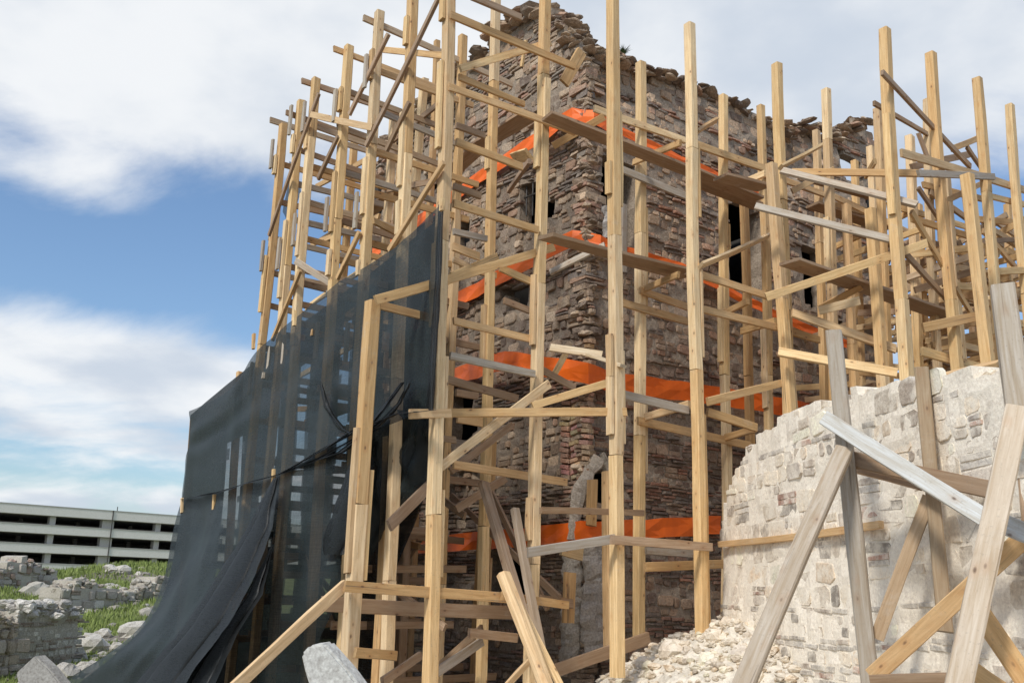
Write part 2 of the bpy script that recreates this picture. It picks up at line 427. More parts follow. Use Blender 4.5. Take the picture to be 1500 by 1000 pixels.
def reliefL(t, z):
    q = noise.noise(Vector((t * .55, z * .55, 21)))
    d = .07 * noise.noise(Vector((t * .9, z * .9, 11)))
    if q > .12: d -= min(.14, (q - .12) * 1.2)
    if z > 7.6: d -= .05 * (z - 7.6)
    if t < .5: d += -.1 * max(0, noise.noise(Vector((z * 1.6, 3, 3)))) * (.5 - t) * 2
    return d + .02 * noise.noise(Vector((t * 4, z * 4, 2)))
def reliefR(t, z):
    q = noise.noise(Vector((t * .6, z * .6, 51)))
    d = .06 * noise.noise(Vector((t * .8, z * .8, 31)))
    if q > .15: d -= min(.12, (q - .15) * 1.2)
    if z > 7.5: d -= .08 * (z - 7.5)
    return d + .02 * noise.noise(Vector((t * 4, z * 4, 8)))
greys = [tuple(q * m for q, m in zip(g, (1.68, 1.42, 1.15))) for g in [(.20, .175, .155), (.25, .225, .195), (.16, .145, .135), (.30, .27, .235), (.22, .19, .16), (.19, .175, .165), (.34, .315, .28), (.13, .115, .11), (.26, .215, .175), (.27, .21, .18)]]
redb = [(.44, .24, .16), (.40, .25, .18), (.34, .23, .17), (.41, .25, .18), (.24, .2, .17), (.28, .24, .2)]
r_zt = random.Random(4)
styL = dict(gap=.007, pb=.34, nb=4, h=(.05, .15), skip=.07, wob=.12, bricks=redb[2:] + greys[:3], stones=greys, proud=(.0, .034))
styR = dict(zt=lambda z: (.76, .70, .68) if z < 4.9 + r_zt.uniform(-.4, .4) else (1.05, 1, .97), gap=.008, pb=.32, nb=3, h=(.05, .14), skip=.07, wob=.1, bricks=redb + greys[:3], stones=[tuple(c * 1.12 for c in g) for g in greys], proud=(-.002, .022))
masonry(tower, C, dL, nL, -.0, 5.6, -.2, topL, holef(HL, 1), reliefL, styL, STONE, (.31, .25, .19), .22, .115, 3, mitre=True, score=lambda x, y: 1 if x > 640 else (.7 if y < 380 else .08))
# the right face is a wall of its own span under the same tower root, its largest stones separate as well
face = empty('right_face', C, None, None); face.parent = tower; face.location = (0, 0, 0)
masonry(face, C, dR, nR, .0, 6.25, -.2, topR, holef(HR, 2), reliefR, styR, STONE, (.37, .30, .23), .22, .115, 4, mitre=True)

# inner rooms behind the openings; ceiling and near-black walls added to keep them dark
def boxgeo(P0, ax, ay, az_):
    v = [P0 + ax * i + ay * j + az_ * k for k in (0, 1) for j in (0, 1) for i in (0, 1)]
    return v, [(0, 2, 3, 1), (4, 5, 7, 6), (0, 1, 5, 4), (2, 6, 7, 3), (0, 4, 6, 2), (1, 3, 7, 5)]
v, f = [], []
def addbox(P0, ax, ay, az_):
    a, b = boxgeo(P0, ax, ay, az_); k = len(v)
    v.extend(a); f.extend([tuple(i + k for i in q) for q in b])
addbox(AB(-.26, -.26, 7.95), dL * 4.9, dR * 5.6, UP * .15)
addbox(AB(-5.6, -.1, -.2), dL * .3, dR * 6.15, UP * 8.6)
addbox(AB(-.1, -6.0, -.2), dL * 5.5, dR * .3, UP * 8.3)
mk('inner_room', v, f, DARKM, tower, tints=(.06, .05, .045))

# brick fan and plaster edge of the pointed arch at the corner
arch = tz(862, 760, 'R')
r_ = random.Random(5)
for k in range(26):
    z = 2.95 + k * .062
    for j in range(3):
        t = -.02 + j * .17 + r_.uniform(-.015, .015)
        side, tt = ('L', .34 - j * .17)
        w = .155
        # bricks on the left face, wrapping towards the corner
        o = C + dL * (tt - .02 + r_.uniform(-.02, .02)) + UP * (z + r_.uniform(-.008, .008)) + nL * (.0 + .015 * math.sin(k * .2))
        sv, sf = stone_geo(w, .05, .03, r_, True)
        rot = (.16 if j % 2 else -.16)
        pts = [dL * (-(p[0] * math.cos(rot) - p[2] * math.sin(rot))) + UP * (p[0] * math.sin(rot) + p[2] * math.cos(rot)) + nL * (-p[1]) for p in sv]
        mk('brick', pts, sf, STONE, tower, Matrix.Translation(o), [c * r_.uniform(.85, 1.2) for c in (.50, .32, .22)])
def tube(pts, rad, n=8):
    v = []; f = []
    for i, p in enumerate(pts):
        d = (pts[min(i + 1, len(pts) - 1)] - pts[max(i - 1, 0)]).normalized()
        a = d.orthogonal().normalized(); b = d.cross(a)
        rr = rad[i] if hasattr(rad, '__len__') else rad
        for k in range(n): v.append(p + (a * math.cos(6.2832 * k / n) + b * math.sin(6.2832 * k / n)) * rr)
    for i in range(len(pts) - 1):
        for k in range(n):
            j = (k + 1) % n; f.append((i * n + k, i * n + j, (i + 1) * n + j, (i + 1) * n + k))
    f.append(tuple(range(n - 1, -1, -1))); f.append(tuple((len(pts) - 1) * n + k for k in range(n)))
    return v, f
def ribs(pxs, spec, rad, name, mat, tint, parent):
    pts = []
    for i in range(len(pxs) - 1):
        A, B = at(*pxs[i], spec), at(*pxs[i + 1], spec)
        m = max(3, int((B - A).length / .05))
        for k in range(m):
            pts.append(A.lerp(B, k / m) + Vector([r_.uniform(-.012, .012) for _ in range(3)]))
    pts.append(at(*pxs[-1], spec))
    vv, ff = tube(pts, rad, 10)
    cs = [pts[i // 10] for i in range(len(vv))]; nn = (nL if spec[0] == 'b' else nR); sdv = UP.cross(nn)
    for i in range(len(vv)):
        q = vv[i] - cs[i]; s = 1 + .35 * noise.noise(vv[i] * 7) + .3 * noise.noise(vv[i] * 19)
        vv[i] = cs[i] + (sdv * q.dot(sdv) * 1.25 + nn * q.dot(nn) * .8 + UP * q.dot(UP)) * s
    return mk(name, vv, ff, mat, parent, tints=tint)
def strip(pxs, spec, nn, w, dep, name, tint):
    P = [at(*p, spec) for p in pxs]; pts = []
    for A, B in zip(P, P[1:]):
        m = max(2, int((B - A).length / .045))
        for k in range(m): pts.append(A.lerp(B, k / m))
    pts.append(P[-1]); V = []; F = []
    for i, p in enumerate(pts):
        d = (pts[min(i + 1, len(pts) - 1)] - pts[max(i - 1, 0)]).normalized(); q = nn.cross(d).normalized()
        a = 1 + .5 * noise.noise(p * 9); b = 1 + .5 * noise.noise(p * 9 + Vector((5, 5, 5)))
        for (sx, dz) in ((-.5 * a, -.05), (-.5 * a, dep * .7), (-.2, dep * (1 + .4 * noise.noise(p * 14))), (.2, dep * (1 + .4 * noise.noise(p * 14 + Vector((3, 0, 0))))), (.5 * b, dep * .7), (.5 * b, -.05)):
            V.append(p + q * w * sx + nn * dz)
    for i in range(len(pts) - 1):
        for k in range(6): F.append((i * 6 + k, i * 6 + (k + 1) % 6, (i + 1) * 6 + (k + 1) % 6, (i + 1) * 6 + k))
    F.append((0, 5, 4, 3, 2, 1)); F.append(tuple((len(pts) - 1) * 6 + k for k in range(6)))
    mk(name, V, F, STONE, tower, tints=tint)
nC = (nL + nR).normalized()
strip([(842, 790), (843, 752), (849, 722), (860, 696), (876, 668)], 'Y10.93', nC, .15, .05, 'arch_rim', (.46, .40, .33))
strip([(880, 664), (891, 686), (899, 712), (903, 750), (904, 800)], 'a0.02', nR, .09, .04, 'arch_rim', (.42, .37, .30))
ribs([(838, 800), (840, 850), (838, 905), (836, 962)], 'b0.06', .12, 'plaster_pier', STONE, (.44, .40, .34), tower)
ribs([(868, 800), (872, 850), (866, 900), (872, 958)], 'a0.06', .12, 'rubble_pier', STONE, (.50, .46, .41), tower)
ribs([(892, 306), (893, 330), (892, 352)], 'a0.04', .09, 'plaster_jamb', STONE, (.44, .42, .40), tower)
# window bars in the small window of the left face
for k in range(2):
    A = at(772 + k * 9, 262, 'b-0.1'); B = at(771 + k * 9, 316, 'b-0.1'); vv, ff = tube([A, B], .012, 6); mk('window_bar', vv, ff, IRON, tower)
A = at(762, 292, 'b-0.09'); B = at(794, 280, 'b-0.09'); vv, ff = tube([A, B], .012, 6); mk('window_bar', vv, ff, IRON, tower)
# loose rubble along the crest
def chunk(rad, r, flat=.7, n1=5, n2=7):
    v = [(0, 0, -rad * flat)]; f = []
    ph = r.uniform(0, 50)
    for i in range(1, n1):
        th = math.pi * i / n1
        for k in range(n2):
            a = 6.2832 * (k + .5 * (i % 2)) / n2; q = Vector((math.sin(th) * math.cos(a), math.sin(th) * math.sin(a), -math.cos(th)))
            s = rad * (1 + .42 * noise.noise(q * 1.4 + Vector((ph, 0, 0))) + r.uniform(-.09, .09))
            v.append((q.x * s, q.y * s, q.z * s * flat))
    v.append((0, 0, rad * flat)); top = len(v) - 1
    for k in range(n2): f.append((0, 1 + (k + 1) % n2, 1 + k)); b = 1 + (n1 - 2) * n2; f.append((b + k, b + (k + 1) % n2, top))
    for i in range(n1 - 2):
        for k in range(n2):
            a = 1 + i * n2; b = a + n2; j = (k + 1) % n2; f.append((a + k, a + j, b + j, b + k))
    return v, f
cv_, cf_, ct_ = [], [], []
def addchunk(P, rad, tint, r, flat=.7, store=None):
    V, F, T = store if store else (cv_, cf_, ct_)
    a, b = chunk(rad, r, flat); k = len(V); rz = Matrix.Rotation(r.uniform(0, 6.28), 3, 'Z') @ Matrix.Rotation(r.uniform(-.5, .5), 3, 'X')
    sx = r.uniform(.8, 1.5)
    V.extend([P + rz @ Vector((q[0] * sx, q[1], q[2])) for q in a]); F.extend([tuple(i + k for i in q) for q in b])
    tj = r.uniform(.8, 1.2); T.extend([[c * tj for c in tint]] * len(b))
for _ in range(420):
    t = r_.uniform(0, 5.6); addchunk(C + dL * t - nL * r_.uniform(-.04, .6) + UP * (topL(t) + r_.uniform(-.1, .05)), r_.uniform(.03, .15), r_.choice(greys), r_, .34)
for _ in range(430):
    t = r_.uniform(0, 6.2); addchunk(C + dR * t - nR * r_.uniform(-.03, .6) + UP * (topR(t) + r_.uniform(-.1, .03)), r_.uniform(.03, .13), r_.choice(greys), r_, .3)
for _ in range(230):     # ragged corner
    z = r_.uniform(.4, 8.3); addchunk(C + UP * z + nL * r_.uniform(-.1, .02) + nR * r_.uniform(-.1, .02), r_.uniform(.03, .085), r_.choice(greys[:7]), r_, .5)
tag(mk('loose_rubble', cv_, cf_, STONE, tower, tints=ct_), kind='stuff')
# a thicker quoin of flat stones on the corner, stepping in and out
z = .6; kk = 0
while z < 8.2:
    h = r_.uniform(.035, .10)
    if not (2.6 < z < 4.6):
        w1, w2 = r_.uniform(.12, .34), r_.uniform(.12, .34)
        o = AB(-w2 / 2 + .03, -w1 / 2 + .03, z + h / 2)
        sv, sf = boxgeo(-dR * (-0) - dR * w1 / 2 - dL * w2 / 2 - UP * h / 2, dR * w1, dL * w2, UP * (h - .012))
        sv = [p + Vector([r_.uniform(-.018, .018) for _ in range(3)]) for p in sv]
        mk('quoin', sv, sf, STONE, tower, Matrix.Translation(o), r_.choice(greys + redb[3:]))
    z += h
# a plant on the crest
def sprig(P, h, n, label):
    V, F = [], []; r = random.Random(3)
    for k in range(n):
        a = r.uniform(0, 6.28); ln = h * r.uniform(.5, 1); e = Vector((math.cos(a) * r.uniform(.2, .6), math.sin(a) * r.uniform(.2, .6), 1)).normalized()
        sdv = e.cross(UP).normalized() * .006; tip = P + e * ln + Vector((math.cos(a), math.sin(a), -.3)) * ln * .35
        mid = P + e * ln * .6; b = len(V); V += [P - sdv * .4, P + sdv * .4, mid + sdv, mid - sdv, tip]; F += [(b, b + 1, b + 2, b + 3), (b + 3, b + 2, b + 4)]
    tag(mk('weed', V, F, LEAF), label, 'plant')
sprig(at(913, 84, 'a-0.2'), .17, 90, 'small green weed sprouting from the top of the tower behind the corner post')

# ---------------------------------------------------------------- white wall on the right
wallroot = empty('broken_wall', PW, 'whitish lime-mortared rubble wall with a broken sloping end at the right', 'wall')
def wtz(x, y): P = at(x, y, 'w0') - PW; return -P.dot(dW), P.z
topW = crest(poly([wtz(1080, 690), wtz(1100, 640), wtz(1125, 612), wtz(1185, 594), wtz(1250, 578), wtz(1330, 562), wtz(1400, 550), wtz(1465, 540), wtz(1500, 535), (8, 2.7)]), .03, 9)
lw = [wtz(1160, 600), wtz(1105, 622), wtz(1098, 655), wtz(1078, 690), (wtz(1068, 740)), wtz(1058, 775), wtz(1064, 830), wtz(1066, 880), wtz(1040, 915), wtz(1035, 960)]
leftW0 = poly([(z, t) for t, z in lw])
leftW = lambda z: leftW0(z) - .10 + .07 * noise.noise(Vector((z * 6, 4, 4))) + .05 * noise.noise(Vector((z * 17, 4, 4)))
whites = [tuple(min(.8, q * m) for q, m in zip(g, (1.45, 1.36, 1.22))) for g in [(.50, .46, .40), (.44, .41, .37), (.56, .52, .46), (.38, .36, .33), (.48, .42, .35), (.40, .38, .36), (.60, .57, .51), (.33, .31, .29), (.52, .49, .44), (.23, .22, .21), (.30, .27, .245)]]
styW = dict(flat=True, gap=.012, pb=.14, nb=2, h=(.07, .19), skip=.2, wob=.05, bricks=[(.46, .42, .37), (.5, .46, .4), (.40, .34, .28), (.42, .26, .2), (.52, .49, .44), (.36, .32, .28)], stones=whites, proud=(-.008, .005))
masonry(wallroot, PW, -dW, nW, -.25, 6.2, -.1, topW, lambda t, z: False, lambda t, z: .03 * noise.noise(Vector((t * 1.2, z * 1.2, 71))) + .012 * noise.noise(Vector((t * 6, z * 6, 7))), styW, LIME, (.86, .795, .68), .55, .08, 6, leftf=leftW)
V, F, T = [], [], []
rr = random.Random(8)
for _ in range(260):
    z = rr.uniform(.8, 3.5)
    if z > topW(leftW(z) + .1) - .03: continue
    addchunk(PW - dW * (leftW(z) + rr.uniform(.0, .14)) + UP * z - nW * rr.uniform(.05, .45), rr.uniform(.03, .065), rr.choice(whites), rr, .6, (V, F, T))
for _ in range(240):
    t = rr.uniform(.2, 6)
    if leftW(topW(t) - .05) > t - .08: continue
    addchunk(PW - dW * t + UP * (topW(t) - rr.uniform(0, .05)) - nW * rr.uniform(.05, .5), rr.uniform(.03, .06), rr.choice(whites), rr, .5, (V, F, T))
tag(mk('edge_rubble', V, F, LIME, wallroot, tints=T), kind='stuff')

# debris heap
V, F = [], []; n = 90
for j in range(n):
    for i in range(n):
        x, y = -1.4 + i * 6.9 / (n - 1), 5.2 + j * 6.6 / (n - 1); V.append((x, y, mound(x, y)))
for j in range(n - 1):
    for i in range(n - 1): F.append((j * n + i, j * n + i + 1, (j + 1) * n + i + 1, (j + 1) * n + i))
tag(mk('debris_heap', V, F, LIME, tints=(.58, .54, .46)), kind='structure')
V, F, T = [], [], []
for _ in range(9000):
    x, y = rr.uniform(-1, 5), rr.uniform(6.2, 11)
    h = mound(x, y)
    if h < .25: continue
    addchunk(Vector((x, y, h + .01)), rr.choice((.008, .012, .016, .02, .028, .045)) * rr.uniform(.7, 1.3), [q * m for q, m in zip(rr.choice(whites[:9]), (.80, .77, .72))], rr, .7, (V, F, T))
tag(mk('rubble', V, F, LIME, tints=T), 'pale crumbled mortar and small stones covering the debris heap', 'rubble', kind='stuff')
for (px, py, s, lb) in [(985, 952, .13, 'blocky pale masonry chunk between the front corner post and the next post'),
                        (1050, 935, .11, 'pale masonry chunk just right of the foot of the second tall post'), (1066, 912, .08, 'topmost pale chunk on the heap, against the broken wall end'),
                        (1040, 968, .10, 'rounded pale chunk below the second tall post on the debris heap'), (940, 972, .08, 'small pale chunk to the right of the front corner post foot'),
                        (1085, 958, .10, 'pale chunk on the heap in front of the white wall end'), (1105, 988, .09, 'lowest pale chunk beside the slanting grey brace')]:
    P = None
    for k in range(300):
        d = 6.5 + k * .015; q = at(px, py, 'Y%f' % d)
        if q.z < mound(q.x, q.y): P = q; break
    if P is None: P = at(px, py, 'Y8.6')
    a, b = chunk(s, rr, .75, 6, 9)
    tag(mk('rubble_block', [Vector(q) for q in a], b, LIME, None, Matrix.Translation(P), rr.choice(whites[:7])), lb, 'rubble', 'masonry chunks on the debris heap')

# ---------------------------------------------------------------- timber
FRESH = [(.82, .60, .32), (.78, .55, .27), (.86, .66, .39), (.74, .51, .25), (.70, .50, .28), (.80, .61, .37), (.68, .45, .21)]
WARM = [(.66, .43, .20), (.60, .38, .17), (.70, .47, .24)]
MID = [(.50, .37, .24), (.46, .34, .22), (.54, .42, .29)]
BROWN = [(.40, .275, .175), (.36, .245, .15), (.44, .31, .205)]
GREY = [(.46, .41, .34), (.42, .37, .31), (.50, .45, .37)]
PALE = [(.60, .51, .40), (.55, .47, .37)]
TN = dict(f=FRESH, w=WARM, b=BROWN, g=GREY, p=PALE, m=MID)
tr = random.Random(12)
def timber(parent, name, A, B, h, t, nref=None, tint='f', label=None, seg=4, bow=.0, round_=False):
    ax = (B - A); L = ax.length; ax.normalize()
    if nref is None:
        hd = Vector((ax.x, ax.y, 0))
        nref = nR if abs(hd.dot(dR)) >= abs(hd.dot(dL)) else nL
    ny = (nref - ax * nref.dot(ax))
    if ny.length < 1e-3: ny = ax.orthogonal()
    ny.normalize(); nzv = ax.cross(ny)
    M = Matrix((ax, ny, nzv)).transposed().to_4x4(); M.translation = (A + B) / 2
    c = min(h, t) * (.3 if round_ else .09)
    sec = [(-t / 2 + c, -h / 2), (t / 2 - c, -h / 2), (t / 2, -h / 2 + c), (t / 2, h / 2 - c), (t / 2 - c, h / 2), (-t / 2 + c, h / 2), (-t / 2, h / 2 - c), (-t / 2, -h / 2 + c)]
    V = []; F = []; seg = max(2, min(7, int(L / .5) + 1))
    e0, e1 = tr.uniform(-.25, .25), tr.uniform(-.25, .25); tw = tr.uniform(-.09, .09)
    bw = tr.uniform(-1, 1) * L * L * .003 + bow; bz = tr.uniform(-1, 1) * L * L * .0016
    for i in range(seg + 1):
        u = i / seg; x = -L / 2 + L * u; k = 4 * u * (1 - u); sc = 1 + tr.uniform(-.03, .03); an = tw * (u - .5) * 2
        for (y, z) in sec:
            yy = y * sc * math.cos(an) - z * math.sin(an); z2 = z * sc * math.cos(an) + y * math.sin(an)
            xe = (z * e0 * .5 if i == 0 else z * e1 * .5 if i == seg else 0)
            V.append((x + xe, yy + bw * k + tr.uniform(-.0022, .0022), z2 + bz * k + tr.uniform(-.0022, .0022)))
    for i in range(seg):
        for k in range(8):
            j = (k + 1) % 8; F.append((i * 8 + k, i * 8 + j, (i + 1) * 8 + j, (i + 1) * 8 + k))
    F.append(tuple(range(7, -1, -1))); F.append(tuple(seg * 8 + k for k in range(8)))
    tc_ = tr.choice(TN[tint]) if isinstance(tint, str) else tint; j = tr.uniform(.88, 1.12); tc_ = [q * j for q in tc_]
    tl = [tc_] * (len(F) - 2) + [[q * .7 for q in tc_]] * 2
    o = mk(name, V, F, WOOD, parent, M, tl)
    if label: o['label'] = label
    return o

left = empty('left_scaffold', AB(2.7, 1.0, 0), 'tall timber scaffold with many rungs up the left tower face, behind the black net', 'scaffolding')
rightS = empty('right_scaffold', AB(1.8, 0, 0), 'timber scaffold of tall pale posts in front of the right face of the tower', 'scaffolding')
far = empty('far_scaffold', AB(3.1, -2.5, 0), 'dense tangle of timber scaffold posts and boards behind the white wall at the right', 'scaffolding')

def post(parent, top, bot, spec, side=.088, tint='f', zb=None, cleats=(), spec2=None, n=None):
    side *= 1.13
    """top and bottom pixel of a post standing on the vertical plane 'spec'; cleats = (y0, y1, side) boards nailed beside it"""
    A = at(*top, spec); B = at(*bot, spec2 or spec)
    if zb is not None: B = A + (B - A) * ((A.z - zb) / (A.z - B.z))
    L = (A - B).length; d = (A - B) / L; s = 0.0
    cuts = [0.0]
    while L - cuts[-1] > 3.2: cuts.append(cuts[-1] + tr.uniform(1.7, 2.9))
    cuts.append(L)
    if len(cuts) > 2 and cuts[-1] - cuts[-2] < .5: cuts.pop(-2)
    for a, b in zip(cuts, cuts[1:]):
        o = Vector((tr.uniform(-.004, .004), tr.uniform(-.004, .004), 0))
        timber(parent, 'post', B + d * (a + .002) + o, B + d * (b - .002) + o, side, side, n or nR, tint)
    hs = side / 2
    for (y0, y1, sd_) in cleats:
        k0 = (y0 - top[1]) / (bot[1] - top[1]); k1 = (y1 - top[1]) / (bot[1] - top[1]); Bo = at(*bot, spec2 or spec)
        P0, P1 = A.lerp(Bo, k0), A.lerp(Bo, k1)
        # r: face looking right (+dR); l: face looking left; f: front face
        off = {'r': dR * (hs + .019), 'l': -dR * (hs + .019), 'f': nR * (hs + .019)}[sd_]
        timber(parent, 'cleat', P1 + off, P0 + off, .075, .034, dR if sd_ in 'rl' else nR, tint)
    return A, B

def board(parent, x0, y0, s0, x1, y1, s1=None, h=.07, t=.03, tint='f', n=None, name='board', label=None):
    return timber(parent, name, at(x0, y0, s0), at(x1, y1, s1 or s0), h, t, n, tint, label)
def plank(parent, x0, y0, s0, x1, y1, s1=None, w=.2, tint='b', name='plank', label=None):
    A, B = at(x0, y0, s0), at(x1, y1, s1 or s0)
    return timber(parent, name, A, B, w, .035, UP, tint, label)

# --- left scaffold posts (outer row b=2.7, inner row b=1.5)
O = 'b2.7'; I = 'b1.5'
post(left, (658, -30), (632, 875), O, .092, 'f', 0, [(-30, 45, 'l'), (115, 255, 'l'), (400, 520, 'l'), (560, 640, 'r'), (740, 850, 'r')])
post(left, (606, -30), (591, 345), O, .086, 'f', 0, [(32, 75, 'l'), (175, 280, 'l'), (300, 345, 'l')])
post(left, (556, 18), (535, 380), O, .084, 'f', 0, [(80, 125, 'l'), (240, 320, 'l')])
post(left, (511, 68), (488, 405), O, .084, 'f', 0, [(135, 170, 'l'), (260, 345, 'l'), (370, 405, 'l')])
post(left, (463, 116), (437, 450), O, .084, 'f', 0, [(186, 225, 'l'), (290, 380, 'l')])
post(left, (441, 148), (412, 482), O, .080, 'f', 0, [(202, 230, 'l'), (330, 440, 'l')])
post(left, (415, 182), (385, 490), O, .080, 'f', 0, [(232, 260, 'l'), (380, 460, 'l')])
for (x, y) in ((352, 545), (284, 612)):
    post(left, (x, y), (x - 8, y + 130), 'b2.15', .08, 'w', 0)
post(left, (799, -30), (781, 850), I, .086, 'f', 0, [(200, 280, 'l'), (140, 215, 'f'), (440, 540, 'l'), (745, 800, 'l')])
post(left, (727, -20), (708, 800), I, .080, 'f', 0, [(230, 280, 'l'), (480, 560, 'l')])
post(left, (678, 53), (664, 400), I, .08, 'f', 0)
post(left, (622, 116), (606, 330), I, .08, 'f', 0)
post(left, (577, 160), (566, 330), I, .08, 'f', 0)
post(left, (520, 202), (505, 380), I, .078, 'f', 0)
post(left, (545, 206), (534, 380), 'b1.2', .075, 'w', 0)
post(left, (640, 60), (628, 330), 'b0.6', .07, 'w', 0)
post(left, (592, 165), (580, 330), 'b0.6', .07, 'w', 0)
# front bay
FB = onP(548, 440, C, nR, 1.1); fbb = (FB - C).dot(nL)
post(left, (547, 440), (510, 1000), 'b%f' % fbb, .10, 'f', 0, [(640, 850, 'l'), (700, 860, 'r')])
post(left, (572, 640), (553, 1000), 'b2.6', .10, 'w', 0, [(700, 800, 'r')])
post(left, (600, 640), (586, 960), 'b1.7', .085, 'b', 0)
post(left, (523, 720), (508, 960), 'b2.9', .08, 'b', 0)
post(left, (718, 640), (702, 945), 'b0.75', .11, 'w', 0, [(820, 900, 'r')])
# rungs running into the wall (direction of the right face) on every frame of the left scaffold
outer = [(658, -30, 8.4), (606, -30, 8.5), (556, 18, 7.9), (511, 68, 7.9), (463, 116, 7.85), (441, 148, 7.7), (415, 182, 7.7)]
ar = random.Random(31)
for i, (x, y, zt) in enumerate(outer):
    if i < 2: continue
    P = at(x, y, O); a0 = (P - C).dot(nR)
    for k in range(16):
        z = zt - .04 - k * (.5 if i > 1 else .8) - ar.uniform(0, .16)
        if z < .5: break
        tt = ar.choice('mwbmg'); b1 = 1.42 if ar.random() < .75 else .9
        if z < 3: tt = 'b'
        lean = ar.uniform(-.05, .05)
        timber(left, 'rung', AB(a0 - .07, 2.7 + (.16 if k == 0 or ar.random() < .08 else ar.uniform(-.04, .05)), z), AB(a0 - .07 + ar.uniform(-.1, .03), b1 - ar.uniform(0, .2), z + lean), .075, .032, nR, tt)
    if i > 1:
        for k in range(3):
            z = 7.6 - k * 1.55 - ar.uniform(0, .5)
            # upright stubs hanging on the outer ends of the rungs
            timber(left, 'stub', AB(a0 - .03, 2.81, z - .36), AB(a0 - .03, 2.81, z + .05), .06, .03, nL, 'g')
for k, z in enumerate((7.35, 6.5, 5.6, 4.75, 3.9, 3.0, 2.1)):      # long boards on the inner posts
    for seg_ in range(2):
        timber(left, 'rail', AB(-.9 - seg_ * 1.4, 1.57, z + ar.uniform(-.15, .15)), AB(-2.2 - seg_ * 2.2, 1.57, z + ar.uniform(-.3, .3)), .075, .03, nL, ar.choice('wfb'))
for z, b in ((6.95, 1.05), (5.45, 1.1), (4.1, 1.0)):
    timber(left, 'walkway_plank', AB(-2.3, b + .03, z + .04), AB(-5.2, b, z), .22, .035, UP, 'b')
# diagonals on the outer face
for (x0, y0, x1, y1, tt) in [(643, -4, 536, 214, 'b'), (569, 50, 512, 168, 'b'), (467, 137, 394, 345, 'b'), (650, 238, 570, 367, 'w'), (527, 340, 494, 408, 'w'), (440, 396, 399, 498, 'w'),
                             (495, 200, 466, 262, 'b'), (600, 150, 566, 220, 'b')]:
    board(left, x0, y0, 'b2.79', x1, y1, 'b2.79', .06, .035, tt, nL)
for (x0, y0, x1, y1, b0, b1, tt) in [(433, 382, 492, 420, 2.8, 2.5, 'p'), (546, 323, 582, 341, 2.8, 2.3, 'f'), (456, 168, 546, 187, 2.8, 2.8, 'f'), (560, 73, 652, 82, 2.1, 2.1, 'f')]:
    board(left, x0, y0, 'b%f' % b0, x1, y1, 'b%f' % b1, .075, .03, tt)
# rungs and boards between the big left post and the tower (seen one by one in the photo)
for row in [(690, -5, 'a1.25', 763, 26, 'a1.25', .07, 'b'), (660, 22, 'a1.16', 842, 98, 'a1.2', .08, 'w'), (674, 101, 'a1.0', 806, 63, 'a1.0', .075, 'f'), (672, 113, 'a.95', 768, 153, 'a.95', .065, 'w'),
            (657, 127, 'a1.16', 842, 194, 'a1.18', .07, 'w'), (668, 184, 'a.9', 710, 199, 'a.9', .065, 'b'), (668, 208, 'a1.05', 765, 245, 'a1.05', .075, 'w'), (664, 273, 'a1.0', 704, 287, 'a1.0', .07, 'b'),
            (664, 298, 'a1.12', 788, 337, 'a1.12', .075, 'f'), (664, 339, 'a.8', 713, 350, 'a.8', .065, 'g'), (663, 361, 'a.9', 702, 376, 'a.9', .08, 'w'), (664, 380, 'a.7', 690, 392, 'a.7', .06, 'f'),
            (550, 440, 'a1.22', 811, 362, 'a1.0', .085, 'f'), (661, 405, 'a.95', 728, 376, 'a.7', .075, 'f'), (732, 392, 'a1.0', 788, 417, 'a1.0', .07, 'f'), (555, 447, 'a1.03', 645, 469, 'a1.03', .075, 'w'),
            (664, 470, 'a1.0', 780, 497, 'a1.0', .07, 'w'), (659, 521, 'a1.12', 783, 548, 'a1.1', .07, 'g'), (656, 556, 'a.85', 758, 584, 'a.8', .075, 'b'), (664, 680, 'a.8', 830, 706, 'a.75', .075, 'w'),
            (637, 689, 'a1.2', 804, 562, 'a1.12', .08, 'f'), (660, 690, 'a.7', 750, 622, 'a.6', .07, 'b'), (668, 575, 'a.5', 700, 580, 'a.5', .07, 'b'), (670, 612, 'a.6', 706, 618, 'a.6', .09, 'w'),
            (780, 594, 'a1.2', 893, 560, 'a1.5', .075, 'f'), (787, 538, 'a.9', 842, 568, 'a.9', .07, 'b'), (832, 512, 'a.8', 812, 548, 'a.9', .06, 'f'), (505, 858, 'a1.24', 742, 875, 'a1.24', .085, 'w'),
            (735, 872, 'a1.3', 832, 886, 'a1.2', .07, 'w'), (470, 884, 'a.8', 760, 897, 'a.8', .12, 'b'), (788, 877, 'a.7', 838, 884, 'a.6', .09, 'b'), (668, 745, 'a.4', 740, 700, 'a.4', .08, 'b'),
            (570, 770, 'a.9', 640, 700, 'a.6', .1, 'b'), (560, 998, 'a1.0', 616, 959, 'a.7', .07, 'b'), (639, 984, 'a1.2', 706, 939, 'a.8', .08, 'g'), (687, 926, 'a1.0', 757, 934, 'a.9', .08, 'b'),
            (600, 606, 'a1.25', 660, 605, 'a1.2', .08, 'f'), (738, 440, 'a.3', 775, 455, 'a.3', .07, 'b'), (520, 955, 'a1.2', 580, 960, 'a.9', .08, 'w')]:
    x0, y0, s0, x1, y1, s1, h, tt = row
    board(left, x0, y0, s0, x1, y1, s1, h, .032, tt, nR)
board(left, 655, 605, 'a1.02', 918, 603, 'a1.86', .075, .035, 'f', nR)
plank(left, 702, 214, 'b1.2', 780, 166, 'b1.2', .24, 'b', 'walkway_plank')
plank(left, 650, 262, 'b1.2', 712, 206, 'b1.2', .22, 'b', 'walkway_plank')
board(left, 826, 122, 'a1.0', 852, 76, 'a1.0', .13, .035, 'w', nR)
board(left, 770, 60, 'b.35', 764, 98, 'b.35', .05, .03, 'f')
board(left, 745, 280, 'b.3', 776, 236, 'b.6', .07, .05, 'b', nR)
